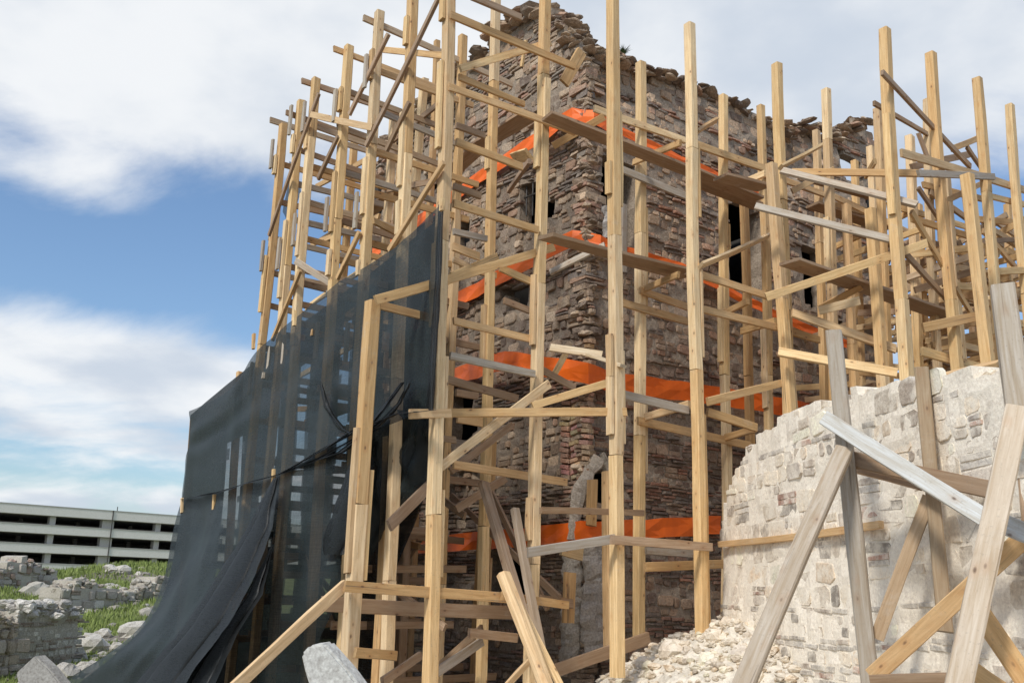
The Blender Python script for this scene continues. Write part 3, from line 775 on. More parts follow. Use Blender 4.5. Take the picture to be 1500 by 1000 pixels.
board(left, 753, 232, 'b.3', 775, 226, 'b.5', .16, .04, 'f', nR)
board(left, 835, 838, 'a.5', 832, 912, 'a.5', .14, .04, 'w', nR)
board(left, 822, 803, 'a.3', 852, 812, 'a.3', .13, .05, 'f', nR)
# brace coming down in front of the net
timber(left, 'brace', at(505, 856, 'Y8.0'), at(340, 1010, 'Y6.9'), .085, .04, nR, 'f')
# ground-level filling in the shade
for k in range(14):
    a0, b0 = ar.uniform(-2, 1.0), ar.uniform(.6, 2.4)
    timber(left, 'rail', AB(a0, b0, ar.uniform(.5, 3.4)), AB(a0 - ar.uniform(.8, 2.2), b0, ar.uniform(.5, 3.4)), .07, .03, nL, 'b')

# --- right scaffold (outer row a=1.8, inner row a=.8)
A2, A1 = 'a1.8', 'a0.8'
post(rightS, (897, -40), (905, 992), A2, .092, 'f', None, [(195, 345, 'r'), (280, 330, 'l'), (540, 600, 'l'), (560, 690, 'r'), (600, 680, 'l')])
post(rightS, (1010, 36), (1028, 935), A2, .088, 'f', None, [(235, 350, 'r'), (430, 560, 'r'), (640, 930, 'r')])
post(rightS, (1138, 94), (1158, 640), A2, .088, 'f', 0, [])
post(rightS, (1130, 240), (1160, 640), 'a1.95', .092, 'f', 0, [(300, 460, 'r'), (525, 640, 'r')])
post(rightS, (1210, 131), (1222, 560), 'a1.75', .082, 'f', 0, [(330, 420, 'l')])
post(rightS, (939, 92), (936, 943), A1, .088, 'f', None, [(330, 480, 'r'), (620, 720, 'r')])
post(rightS, (1059, 140), (1064, 900), A1, .082, 'f', None, [(350, 400, 'r'), (450, 560, 'l')])
post(rightS, (1114, 155), (1127, 620), A1, .078, 'f', 0, [(480, 600, 'l')])
post(rightS, (1196, 192), (1207, 560), A1, .078, 'f', 0)
post(rightS, (1252, 236), (1262, 560), A1, .075, 'f', 0)
post(rightS, (1090, 300), (1098, 620), 'a0.5', .08, 'w', 0)
post(rightS, (912, 300), (912, 400), 'a0.1', .07, 'g')
post(rightS, (890, 690), (893, 960), 'a0.7', .085, 'w')
post(rightS, (868, 702), (866, 770), 'a0.2', .08, 'w')
for row in [(870, 159, 'a.88', 1003, 206, 'a.88', .085, 'f'), (1018, 211, 'a.9', 1123, 248, 'a.9', .095, 'f'), (910, 248, 'a.9', 1003, 287, 'a.9', .085, 'g'), (810, 214, 'a.9', 885, 171, 'a1.3', .075, 'w'),
            (928, 238, 'a.8', 997, 209, 'a1.7', .07, 'w'), (1020, 194, 'a1.8', 1050, 176, 'a1.0', .07, 'w'), (1058, 281, 'a.85', 1121, 254, 'a1.7', .08, 'f'), (1026, 389, 'a1.86', 1126, 345, 'a.9', .085, 'f'),
            (806, 399, 'a.9', 886, 359, 'a1.4', .065, 'g'), (906, 442, 'a.88', 1008, 471, 'a.88', .085, 'w'), (937, 425, 'a.9', 1008, 450, 'a.9', .08, 'w'), (937, 426, 'a.8', 994, 402, 'a1.6', .07, 'w'),
            (1026, 452, 'a1.7', 1136, 479, 'a1.7', .08, 'w'), (1060, 459, 'a.9', 1096, 441, 'a1.4', .075, 'w'), (1086, 485, 'a.9', 1136, 470, 'a1.6', .08, 'f'), (911, 577, 'a1.7', 1008, 601, 'a1.7', .08, 'g'),
            (945, 611, 'a.9', 1010, 592, 'a1.7', .08, 'f'), (934, 616, 'a.9', 1100, 653, 'a.9', .09, 'w'), (1036, 603, 'a1.7', 1108, 626, 'a1.7', .09, 'w'), (1062, 641, 'a.9', 1106, 628, 'a1.4', .08, 'w'),
            (1036, 588, 'a1.86', 1144, 561, 'a1.9', .08, 'f'), (792, 747, 'a1.3', 942, 751, 'a1.0', .06, 'b'), (773, 809, 'a1.7', 900, 789, 'a1.88', .08, 'g'), (895, 790, 'a1.9', 1042, 801, 'a1.88', .08, 'b'),
            (945, 830, 'a1.3', 1072, 825, 'a1.3', .09, 'w'), (946, 806, 'a.9', 1016, 811, 'a.9', .07, 'p'), (1122, 435, 'a2.1', 1358, 356, 'a3.2', .085, 'f'), (1134, 478, 'a1.7', 1200, 498, 'a1.7', .08, 'w'),
            (1143, 245, 'a1.9', 1214, 207, 'a1.2', .075, 'f'), (1145, 250, 'a2.05', 1343, 300, 'a3.2', .10, 'p'), (1106, 302, 'a2.05', 1302, 350, 'a3.0', .085, 'g'), (1160, 458, 'a2.05', 1312, 511, 'a2.6', .1, 'f'),
            (1140, 515, 'a2.05', 1314, 546, 'a2.9', .1, 'f'), (1025, 402, 'a1.7', 1126, 434, 'a1.75', .08, 'w'), (1122, 254, 'a.9', 1210, 286, 'a.9', .08, 'w')]:
    x0, y0, s0, x1, y1, s1, h, tt = row
    d0, d1 = float(s0[1:]), float(s1[1:])
    board(rightS, x0, y0, s0, x1, y1, s1, h, .034, tt, nR if abs(d0 - d1) < .45 or x1 - x0 > 150 else nL)
for row in [(801, 170, 'a1.35', 1003, 248, 'a1.35', .2), (1000, 246, 'a1.35', 1110, 292, 'a1.3', .2), (799, 346, 'a1.45', 1003, 398, 'a1.4', .2), (906, 378, 'a1.1', 1004, 405, 'a1.1', .2), (1055, 259, 'a1.6', 1120, 275, 'a1.6', .22),
            (1024, 268, 'a1.0', 1110, 302, 'a1.0', .2), (1156, 383, 'a2.3', 1404, 468, 'a2.5', .26), (1190, 300, 'a1.2', 1300, 335, 'a1.2', .2), (1230, 330, 'a1.6', 1330, 365, 'a1.6', .2), (1190, 262, 'a1.3', 1290, 290, 'a1.3', .2)]:
    plank(rightS, row[0], row[1], row[2], row[3], row[4], row[5], row[6], 'b', 'walkway_plank')

# --- far scaffold at the right
A3 = 'a3.1'
post(far, (1296, 43), (1328, 562), A3, .092, 'f', -.05, [(180, 330, 'l'), (470, 560, 'r')])
post(far, (1364, 78), (1392, 420), A3, .088, 'f', -.05, [(300, 420, 'r')])
post(far, (1431, 115), (1456, 420), A3, .085, 'f', -.05)
post(far, (1479, 154), (1500, 400), A3, .08, 'f', -.05)
post(far, (1416, 256), (1446, 525), 'a3.4', .10, 'f', -.05)
post(far, (1275, 306), (1292, 545), 'a2.6', .09, 'f', -.05)
post(far, (1285, 160), (1295, 400), 'a1.9', .08, 'f', -.05)
post(far, (1275, 215), (1290, 500), 'a1.5', .075, 'f', -.05)
post(far, (1332, 200), (1345, 520), 'a2.0', .085, 'f', -.05)
post(far, (1359, 146), (1372, 520), 'a2.4', .075, 'f', -.05)
post(far, (1385, 262), (1405, 500), 'a2.6', .09, 'f', -.05)
post(far, (1447, 302), (1462, 500), 'a2.5', .08, 'w', -.05)
post(far, (1345, 300), (1356, 540), 'a1.5', .08, 'w', -.05)
post(far, (1240, 300), (1250, 540), 'a1.7', .08, 'w', -.05)
post(far, (1378, 330), (1388, 540), 'a1.0', .08, 'b', -.05)
post(far, (1418, 330), (1428, 540), 'a1.0', .08, 'b', -.05)
post(far, (1476, 300), (1490, 540), 'a1.6', .08, 'w', -.05)
for row in [(1292, 106, 'a3.2', 1421, 244, 'a3.0', .065, 'b'), (1280, 151, 'a2.4', 1361, 198, 'a2.4', .06, 'b'), (1394, 218, 'a3.0', 1434, 202, 'a2.6', .075, 'w'), (1416, 215, 'a2.8', 1440, 250, 'a2.8', .06, 'b'),
            (1160, 252, 'a2.0', 1350, 254, 'a3.0', .085, 'w'), (1345, 254, 'a3.25', 1456, 259, 'a3.2', .075, 'g'), (1320, 224, 'a3.2', 1502, 279, 'a3.0', .09, 'f'), (1316, 566, 'a3.2', 1464, 531, 'a4.2', .10, 'w'),
            (1350, 514, 'a3.0', 1434, 538, 'a3.0', .1, 'f'), (1345, 195, 'a2.6', 1362, 240, 'a2.6', .06, 'b'), (1335, 310, 'a3.1', 1426, 465, 'a3.0', .07, 'w'), (1325, 370, 'a3.0', 1400, 452, 'a3.0', .07, 'b'),
            (1345, 275, 'a2.6', 1375, 320, 'a2.6', .06, 'b'), (1352, 480, 'a3.0', 1432, 463, 'a3.3', .10, 'w'), (1432, 480, 'a3.0', 1500, 500, 'a3.0', .1, 'b'), (1440, 338, 'a3.0', 1502, 408, 'a2.9', .07, 'w'),
            (1335, 320, 'a2.6', 1432, 350, 'a2.6', .08, 'w'), (1350, 350, 'a2.2', 1420, 376, 'a2.2', .08, 'b'), (1340, 425, 'a2.4', 1440, 392, 'a2.8', .08, 'b'), (1365, 505, 'a2.4', 1440, 488, 'a2.4', .08, 'w'),
            (1440, 285, 'a3.0', 1502, 300, 'a3.0', .07, 'f'), (1375, 300, 'a3.0', 1440, 268, 'a2.4', .07, 'w'), (1430, 355, 'a2.8', 1502, 350, 'a2.8', .06, 'b'), (1430, 400, 'a2.4', 1502, 395, 'a2.4', .08, 'g'),
            (1200, 455, 'a2.2', 1260, 440, 'a2.6', .09, 'f'), (1200, 452, 'a2.0', 1262, 420, 'a2.4', .07, 'w'), (1215, 285, 'a1.4', 1330, 340, 'a1.4', .08, 'f'), (1160, 280, 'a1.6', 1222, 248, 'a1.9', .07, 'f'),
            (1222, 300, 'a1.2', 1290, 318, 'a1.2', .08, 'w'), (1268, 258, 'a1.9', 1282, 236, 'a2.3', .07, 'f'), (1335, 245, 'a2.2', 1420, 226, 'a2.2', .09, 'b'), (1300, 300, 'a1.9', 1440, 340, 'a1.9', .08, 'f')]:
    x0, y0, s0, x1, y1, s1, h, tt = row
    board(far, x0, y0, s0, x1, y1, s1, h, .034, tt, nR)
fr = random.Random(77)
for k in range(260):          # the farther bays, board by board
    a0 = fr.choice((.9, 1.5, 1.9, 2.4, 2.7, 3.05)); b0 = fr.uniform(-3.2, -7.8); z = fr.uniform(3.2, 6.6); tt = fr.choice('ffwmbmf')
    x, y = proj(AB(a0, b0, z))
    if x < 1240 or x > 1560: continue
    if fr.random() < .5: timber(far, 'rail', AB(a0 + .06, b0, z), AB(a0 + .06, b0 - fr.uniform(.9, 1.9), z + fr.uniform(-.35, .35)), .08, .034, nR, tt)
    else: timber(far, 'rung', AB(a0, b0, z), AB(a0 - fr.uniform(.8, 1.4), b0 + fr.uniform(-.1, .1), z + fr.uniform(-.3, .3)), .08, .034, nL, tt)
for a0, b0, zt in ((2.2, -6.1, 6.3), (2.2, -7.2, 6.6), (3.0, -6.3, 6.4), (3.0, -7.3, 6.2), (1.5, -7.0, 6.0), (1.2, -5.4, 6.3), (3.6, -4.6, 6.2), (3.9, -5.5, 6.4), (2.6, -6.6, 6.5), (1.8, -6.4, 6.1), (.9, -6.6, 5.9), (3.4, -6.9, 6.0), (2.9, -5.2, 6.3)):
    timber(far, 'post', AB(a0, b0, -.05), AB(a0, b0, zt), .085, .085, nR, 'w')

# --- shoring in front of the white wall
NS = Vector((-.38, -.92, 0)).normalized()
shore = empty('wall_shoring', at(1260, 990, 'Y6.3'), 'heavy weathered timber props and cross braces leaning against the white wall', 'shoring')
board(shore, 1221, 487, 'Y6.45', 1278, 1030, 'Y6.15', .105, .105, 'g', NS, 'prop', 'grey weathered upright prop')
board(shore, 1236, 662, 'Y6.2', 1078, 1030, 'Y5.2', .105, .10, 'p', NS, 'brace', 'pale grey slanting brace')
board(shore, 1208, 612, 'Y6.3', 1445, 760, 'Y5.25', .10, .04, (.56, .57, .55), NS, 'brace', 'pale grey-blue long board')
board(shore, 1440, 755, 'Y5.3', 1510, 784, 'Y5.0', .10, .04, (.56, .57, .55), NS, 'brace')
board(shore, 1350, 540, 'Y6.15', 1385, 925, 'Y5.95', .085, .085, (.42, .32, .21), NS, 'prop', 'brown knotty upright prop')
board(shore, 1490, 600, 'Y4.95', 1398, 1030, 'Y4.6', .115, .10, 'p', NS, 'brace', 'thick split pale leaning brace')
board(shore, 1505, 782, 'Y5.3', 1278, 990, 'Y6.0', .10, .05, 'w', NS, 'brace')
board(shore, 1361, 728, 'Y6.05', 1284, 935, 'Y6.2', .08, .045, 'm', NS, 'brace')
board(shore, 1245, 672, 'Y6.35', 1475, 722, 'Y5.5', .10, .05, 'b', NS, 'rail')
board(shore, 1250, 686, 'Y6.5', 1350, 712, 'Y6.1', .05, .05, 'b', NS, 'rail')
board(shore, 1434, 895, 'Y5.0', 1515, 1015, 'Y4.9', .10, .09, 'w', NS, 'brace')
board(shore, 1418, 975, 'Y5.0', 1475, 1015, 'Y4.9', .08, .06, 'w', NS, 'brace')
board(shore, 1280, 994, 'Y5.9', 1435, 992, 'Y5.4', .05, .09, 'b', NS, 'rail')
board(shore, 1468, 420, 'Y5.35', 1497, 640, 'Y5.25', .125, .11, 'g', NS, 'prop', 'weathered grey prop top at the right edge')
board(shore, 1496, 600, 'Y5.5', 1520, 830, 'Y5.4', .12, .11, 'b', NS, 'prop')
# lath let into the white wall
tag(timber(None, 'wood_lath', at(1054, 797, 'w.04'), at(1291, 768, 'w.04'), .055, .04, nW, 'w'), 'long thin wooden lath set flush into the face of the white wall', 'board')

# --- loose timbers
def loose(lbl, x0, y0, s0, x1, y1, s1, h, t, tint, rd=False, n=nR, name='loose_timber'):
    o = timber(None, name, at(x0, y0, s0), at(x1, y1, s1), h, t, n, tint, round_=rd); tag(o, lbl, 'timber')
loose('brown weathered timber leaning left, the taller of two leaning together at the tower foot', 708, 707, 'Y9.4', 802, 1020, 'Y8.4', .095, .07, (.40, .29, .20))
loose('short pale-ended timber leaning beside the taller brown one in front of the orange band', 754, 745, 'Y9.2', 800, 990, 'Y8.5', .075, .05, (.42, .33, .24))
loose('thick bright yellow pole with a rounded top leaning at the bottom centre', 738, 842, 'Y8.0', 806, 1020, 'Y7.4', .115, .10, 'f', True)
loose('thin pale board leaning just right of the thick yellow pole', 748, 860, 'Y8.15', 824, 1010, 'Y7.6', .06, .03, 'f')
loose('splintered pale board snapped across the scaffold, left half', 806, 509, 'Y9.3', 882, 520, 'Y9.2', .075, .03, (.72, .6, .42), name='broken_board')
loose('splintered pale board end wedged against the front corner post', 862, 519, 'Y9.15', 913, 536, 'Y8.75', .075, .03, (.74, .62, .44), name='broken_board')
loose('grey plank lying on the ground behind the front corner post', 812, 982, 'Y9.3', 950, 934, 'Y10.1', .12, .04, 'b', name='loose_plank')
loose('thin bright stick lying across the lower left of the leaning pole', 742, 1004, 'Y8.2', 775, 968, 'Y8.5', .05, .03, 'f', name='loose_stick')

# ---------------------------------------------------------------- orange bands
def band(px, w, label):
    pts = []; thin = w < .215
    for i in range(len(px) - 1):
        A, B = at(*px[i]), at(*px[i + 1]); m = max(2, int((B - A).length / .25))
        for k in range(m): pts.append(A.lerp(B, k / m))
    pts.append(at(*px[-1])); V = []; F = []; r = random.Random(len(px))
    for i, p in enumerate(pts):
        d = pts[min(i + 1, len(pts) - 1)] - pts[max(0, i - 1)]; nn = Vector((d.y, -d.x, 0)).normalized()
        wob = nn * .012 * math.sin(i * 1.7); dz = .008 * math.sin(i * 2.3 + 1)
        ww = w * (.6 if thin and (p - C).dot(dR) > .35 and p.z > 5 else 1)
        for (o_, s) in ((0, -.5), (0, 0), (0, .5), (-.006, .5), (-.006, 0), (-.006, -.5)):
            V.append(p + wob * (2 * abs(s) if s else -.6) + UP * (s * ww + dz) + nn * o_ + nn * r.uniform(-.003, .003))
    for i in range(len(pts) - 1):
        for k in range(6): F.append((i * 6 + k, i * 6 + (k + 1) % 6, (i + 1) * 6 + (k + 1) % 6, (i + 1) * 6 + k))
    F.append((0, 5, 4, 3, 2, 1)); F.append(tuple((len(pts) - 1) * 6 + k for k in range(6)))
    tag(mk('orange_band', V, F, ORANGE), label, 'orange band', 'orange bands wrapped round the tower')
band([(545, 372, 'b.1'), (690, 268, 'b.1'), (838, 168, 'b.12'), (870, 172, 'a.14'), (888, 181, 'a.1'), (1000, 234, 'a.1'), (1112, 284, 'a.1')], .19, 'topmost bright orange band round the tower, nearest the roof line')
band([(560, 500, 'b.1'), (668, 440, 'b.1'), (838, 348, 'b.12'), (880, 357, 'a.14'), (1000, 392, 'a.1'), (1110, 448, 'a.1'), (1165, 474, 'a.1'), (1262, 512, 'a.1')], .212, 'second orange band from the top, bent round the tower corner in the middle')
band([(600, 578, 'b.1'), (664, 552, 'b.1'), (738, 527, 'b.35'), (800, 537, 'b.35'), (862, 546, 'b.25'), (890, 558, 'a.2'), (1040, 578, 'a.1'), (1120, 590, 'a.1'), (1190, 603, 'a.1')], .24, 'third orange band from the top, level with the splintered board')
band([(596, 799, 'b.1'), (750, 788, 'b.12'), (850, 778, 'b.15'), (900, 777, 'a.2'), (1056, 768, 'a.1')], .22, 'lowest orange band, running level across the foot of the tower')

# ---------------------------------------------------------------- shade net
net = empty('shade_net', at(400, 990, 'b3.5'), 'black shade net hanging from the left scaffold and flaring out at its foot', 'netting')
def sheet(name, rows, nu, nv, wave, seed, parent=net, drop=None, mat=None):
    """rows: rows of (x, y, plane offset) control points, all rows alike in length"""
    V = []; F = []; r = len(rows) - 1; c = len(rows[0]) - 1
    G = [[at(x, y, 'b%f' % b) for x, y, b in row] for row in rows]
    def cat(p, t):
        n = len(p) - 1; i = min(n - 1, int(t * n)); u = t * n - i
        a, b, c_2, d = p[max(0, i - 1)], p[i], p[i + 1], p[min(n, i + 2)]
        return (b * 2 + (c_2 - a) * u + (a * 2 - b * 5 + c_2 * 4 - d) * u * u + (b * 3 - a - c_2 * 3 + d) * u ** 3) * .5
    for j in range(nv + 1):
        for i in range(nu + 1):
            u, v_ = i / nu, j / nv
            p = cat([cat(row, u) for row in G], v_)
            q = noise.noise(Vector((u * 5, v_ * 4, seed))) * .6 + noise.noise(Vector((u * 16 + v_ * 2, v_ * 4, seed + 4))) * .35
            p = p + nL * (q * wave * (0.3 + .7 * math.sin(math.pi * min(1, .15 + v_))))
            V.append(p)
    for j in range(nv):
        for i in range(nu):
            if drop and drop(i / nu, j / nv): continue
            a = j * (nu + 1) + i; F.append((a, a + 1, a + nu + 2, a + nu + 1))
    o = mk(name, V, F, mat or NET, parent, smooth=True)
    return o
sheet('upper_sheet', [[(648, 296, 2.83), (600, 346, 2.83), (545, 384, 2.83), (490, 418, 2.83), (430, 468, 2.83), (376, 516, 2.83), (338, 568, 2.86), (277, 602, 2.9)],
                      [(642, 390, 2.83), (597, 420, 2.85), (545, 450, 2.85), (488, 492, 2.86), (428, 535, 2.85), (374, 572, 2.85), (332, 610, 2.86), (277, 640, 2.9)],
                      [(634, 500, 2.8), (588, 520, 2.85), (538, 545, 2.88), (480, 575, 2.88), (424, 606, 2.86), (370, 632, 2.85), (325, 656, 2.87), (272, 680, 2.9)],
                      [(628, 602, 2.8), (580, 618, 2.85), (530, 640, 2.95), (470, 672, 2.95), (415, 694, 2.9), (362, 708, 2.88), (318, 722, 2.88), (266, 732, 2.9)]], 70, 40, .09, 3)
sheet('lower_sheet', [[(522, 640, 2.95), (470, 668, 2.96), (415, 692, 2.93), (362, 706, 2.92), (318, 721, 2.92), (266, 731, 2.93)],
                      [(512, 740, 2.9), (456, 758, 3.0), (398, 775, 3.1), (342, 790, 3.1), (296, 800, 3.1), (250, 806, 3.1)],
                      [(500, 850, 2.9), (430, 872, 3.1), (362, 885, 3.3), (300, 890, 3.4), (262, 888, 3.4), (228, 880, 3.3)],
                      [(466, 950, 2.9), (388, 965, 3.2), (312, 968, 3.5), (248, 966, 3.6), (200, 962, 3.7), (158, 956, 3.7)],
                      [(440, 1080, 2.9), (340, 1080, 3.3), (250, 1075, 3.6), (180, 1066, 3.8), (105, 1056, 3.9), (20, 1040, 3.9)]], 60, 44, .16, 9)
# gathered folds: several layers of the same cloth pulled together, shade painted in
def fold(px, b, wid, layers, seed, name='fold'):
    r = random.Random(seed); pts = []
    for i in range(len(px) - 1):
        for k in range(6):
            u = k / 6; pts.append((px[i][0] + (px[i + 1][0] - px[i][0]) * u, px[i][1] + (px[i + 1][1] - px[i][1]) * u, wid[i] + (wid[i + 1] - wid[i]) * u, b[i] + (b[i + 1] - b[i]) * u))
    pts.append((px[-1][0], px[-1][1], wid[-1], b[-1]))
    V = []; F = []; nl = layers * 6
    for i, (x, y, w, bb) in enumerate(pts):
        for k in range(nl + 1):
            u = k / nl; ph = u * layers * math.pi
            xx = x + w * (.5 * math.cos(ph) + (u - .5) * .5) + 2.5 * noise.noise(Vector((i * .4, k * .5, seed)))
            V.append(at(xx, y + 1.5 * noise.noise(Vector((i * .3, k * .3, seed))), 'b%f' % (bb + .12 * (u - .5) + .03 * math.sin(ph))))
    for i in range(len(pts) - 1):
        for k in range(nl): a = i * (nl + 1) + k; F.append((a, a + 1, a + nl + 2, a + nl + 1))
    mk(name, V, F, NET_DARK, net, smooth=True)
fold([(404, 700), (380, 770), (345, 840), (300, 915), (250, 975), (205, 1040)], [3.1, 3.2, 3.35, 3.55, 3.7, 3.9], [6, 26, 40, 46, 50, 56], 4, 2)
fold([(398, 800), (372, 870), (330, 930), (300, 985), (270, 1040)], [3.2, 3.35, 3.5, 3.6, 3.8], [4, 16, 22, 30, 36], 4, 5)
fold([(530, 640), (520, 690), (508, 740), (494, 790), (488, 812)], [3.0, 3.05, 3.05, 3.05, 3.05], [6, 18, 28, 34, 22], 4, 8)
fold([(470, 672), (500, 662), (530, 640), (560, 600), (590, 560)], [3.0, 3.02, 3.02, 3.0, 2.95], [10, 10, 8, 6, 5], 3, 11)
sheet('gathered_sheet', [[(644, 600, 2.55), (612, 602, 2.6), (585, 600, 2.7), (565, 590, 2.8)], [(636, 650, 2.5), (600, 660, 2.6), (570, 660, 2.7), (545, 650, 2.85)],
                         [(618, 715, 2.5), (590, 730, 2.6), (560, 740, 2.7), (530, 730, 2.85)], [(596, 745, 2.5), (570, 770, 2.6), (548, 800, 2.7), (522, 800, 2.85)]], 30, 26, .25, 14)
sheet('gathered_sheet', [[(642, 604, 2.45), (610, 604, 2.5), (585, 602, 2.6), (562, 592, 2.7)], [(630, 650, 2.4), (598, 660, 2.5), (566, 660, 2.6), (540, 650, 2.7)],
                         [(612, 705, 2.4), (586, 730, 2.5), (556, 740, 2.6), (528, 730, 2.7)], [(586, 735, 2.4), (565, 770, 2.5), (545, 810, 2.6), (518, 810, 2.7)]], 30, 26, .3, 18)
fold([(646, 300), (642, 400), (636, 500), (630, 600)], [2.84, 2.84, 2.84, 2.84], [7, 8, 9, 9], 3, 21)
def torn(sd):
    def fn(u, v_):
        for (a, b, c, d) in ((.79, .84, .18, .62), (.60, .625, .12, .5), (.44, .485, .10, .62), (.30, .335, .05, .62), (.70, .715, .35, .55), (.17, .19, .1, .3)):
            w = .02 * noise.noise(Vector((v_ * 7, a * 20, 0))) + .008 * noise.noise(Vector((v_ * 30, a * 20, sd)))
            if a + w < u < b + w and c < v_ < d: return True
        return False
    return fn
for bb, sd in ((2.35, 1), (2.28, 2)):
    sheet('inner_sheet', [[(641, 322, bb), (545, 398, bb), (440, 476, bb), (378, 526, bb), (279, 608, bb)], [(634, 500, bb), (536, 540, bb), (432, 600, bb), (372, 640, bb), (274, 680, bb)],
                      [(628, 700, bb), (530, 710, bb), (426, 735, bb), (366, 750, bb), (262, 770, bb)], [(560, 880, bb), (500, 880, bb), (410, 880, bb), (350, 885, bb), (236, 880, bb + .3)],
                      [(550, 960, bb), (484, 965, bb), (392, 965, bb), (300, 965, bb + .3), (172, 955, bb + .8)],
                      [(540, 1060, bb), (470, 1060, bb), (380, 1060, bb), (250, 1060, bb + .5), (60, 1040, bb + 1.2)]], 120, 60, .05, 33 + sd, drop=torn(sd), mat=NET_DARK)
sheet('net_scrap', [[(424, 236, 1.9), (437, 244, 1.9)], [(421, 270, 1.9), (438, 290, 1.9)], [(414, 310, 1.9), (424, 330, 1.9)]], 8, 10, .06, 50)
fold([(266, 731), (318, 721), (362, 707), (410, 694), (466, 672), (522, 640)], [2.99] * 6, [3, 3, 4, 4, 5, 5], 2, 24)
fold([(470, 560), (478, 596), (500, 628), (524, 640)], [2.98] * 4, [3, 7, 9, 5], 3, 25)
fold([(600, 560), (585, 590), (560, 618), (528, 640)], [2.98] * 4, [3, 6, 9, 6], 3, 26)
fold([(412, 692), (470, 660), (520, 630), (580, 606), (636, 600)], [3.0] * 5, [3, 6, 10, 8, 4], 3, 27)
ribl = [(277, 600), (272, 680), (265, 733), (250, 806), (224, 880), (176, 945), (120, 1000), (80, 1035)]
for (x, y, s) in ((267, 740, 1), (314, 735, 1), (401, 698, 1), (648, 300, .8), (525, 392, 1), (432, 466, 1), (372, 500, 1)):
    A = at(x, y - 11 * s, 'b2.97'); B = at(x - 1, y + 11 * s, 'b2.97'); timber(net, 'batten', B, A, .05, .03, nL, 'f')

# ---------------------------------------------------------------- concrete blocks in front
def block(name, px, Y, depth, label, tint):
    P = [at(x, y, 'Y%f' % Y) for x, y in px]; n = len(P); cc = sum(P, Vector()) / n
    back = Vector((.35, .93, .1)).normalized() * depth
    V = [p - cc for p in P] + [p + back - cc for p in P]; F = [tuple(range(n)), tuple(range(2 * n - 1, n - 1, -1))] + [(i, i + n, (i + 1) % n + n, (i + 1) % n) for i in range(n)]
    import bmesh
    o = mk(name, V, F, CONC, None, Matrix.Translation(cc), tint)
    bm = bmesh.new(); bm.from_mesh(o.data); bmesh.ops.recalc_face_normals(bm, faces=bm.faces)
    bmesh.ops.bevel(bm, geom=bm.edges[:], offset=.012, segments=2, affect='EDGES'); bm.to_mesh(o.data); bm.free()
    at_ = o.data.attributes.get('tint')
    for d in at_.data: d.color = (tint[0], tint[1], tint[2], 1)
    tag(o, label, 'block')
block('concrete_block', [(440, 958), (452, 945), (474, 942), (508, 980), (530, 1010), (545, 1060), (470, 1060), (446, 985)], 5.2, .10, 'whitish concrete block with a chipped corner at the bottom left of the scaffold', (.60, .60, .56))
block('concrete_slab', [(22, 986), (50, 960), (70, 978), (96, 1010), (100, 1050), (40, 1050)], 9.0, .12, 'flat grey concrete slab in the bottom left corner of the picture', (.36, .35, .32))

# ---------------------------------------------------------------- ruins on the grassy slope
def ruin(label, pA, pB, ztop, thick, seed, h=(.15, .4), zb=-1.5, amp=.25, tints=None, flush=False):
    A = Vector(pA); B = Vector(pB); d = (B - A); L = d.length; d.normalize(); nd = Vector((d.y, -d.x, 0))
    root = empty('ruined_wall', A, label, 'wall')
    st = dict(gap=.012, pb=.1, nb=2, h=h, skip=.08, wob=.1, bricks=[(.42, .36, .30), (.36, .28, .22)], stones=tints or [(.60, .56, .49), (.50, .47, .41), (.66, .63, .56), (.42, .39, .34), (.55, .50, .42)], proud=(.02, .1))
    if flush: st['flat'] = True; st['proud'] = (-.005, .006); st['pb'] = .3
    masonry(root, A, d, nd, 0, L, zb, crest(lambda t: ztop(t / L), amp, seed), lambda t, z: False, lambda t, z: .12 * noise.noise(Vector((t, z, seed))), st, RUIN, (.52, .48, .41), thick, .25, seed)
    V, F, T = [], [], []; r = random.Random(seed)
    for _ in range(160):
        t = r.uniform(0, L); addchunk(A + d * t + UP * (ztop(t / L) - r.uniform(-.1, .15)) - nd * r.uniform(-.1, thick), r.uniform(.04, .14), r.choice(st['stones']), r, .7, (V, F, T))
    tag(mk('crest_stones', V, F, RUIN, root, tints=T), kind='stuff')
def g(x, y, Y): q = at(x, y, 'Y%f' % Y); return (q.x, q.y, 0)
def zat(x, y, Y): return at(x, y, 'Y%f' % Y).z
za, zb_ = zat(28, 890, 19), zat(118, 890, 21)
ruin('low pale rubble wall stub on the grass in the lower left', g(28, 900, 19), g(120, 900, 20.5), lambda u: za + (zb_ - za) * u, 1.0, 41, (.05, .14), -.6, .04, [(.70, .67, .61), (.62, .59, .53), (.74, .71, .64), (.55, .52, .47)], True)
zc, zd = zat(0, 900, 17), zat(22, 915, 18)
ruin('brownish overgrown wall end at the far left edge', g(-30, 900, 17), g(24, 900, 18), lambda u: zc + (zd - zc) * u, 1.0, 42, (.1, .25), -.6, .15, [(.50, .42, .32), (.56, .49, .39), (.44, .38, .3)])
z1, z2 = zat(95, 866, 34), zat(240, 856, 38)
ruin('long broken stone wall with big pale blocks crossing the grassy slope below the car park', g(92, 860, 33), g(262, 860, 38), lambda u: z1 + (z2 - z1) * u + .25 * math.sin(u * 9), 1.0, 43, (.16, .6), .3, .35, [(.58, .55, .48), (.46, .43, .37), (.40, .36, .31), (.52, .46, .38)])
z3 = zat(40, 832, 40)
ruin('heap-like reddish ruin wall on the slope at the left under the car park', g(-20, 850, 38), g(82, 850, 41), lambda u: z3 + .5 * math.sin(u * 3.1) - .3, 1.2, 44, (.2, .5), .5, .4, [(.42, .30, .24), (.36, .32, .29), (.46, .42, .37)])
rk = random.Random(17)
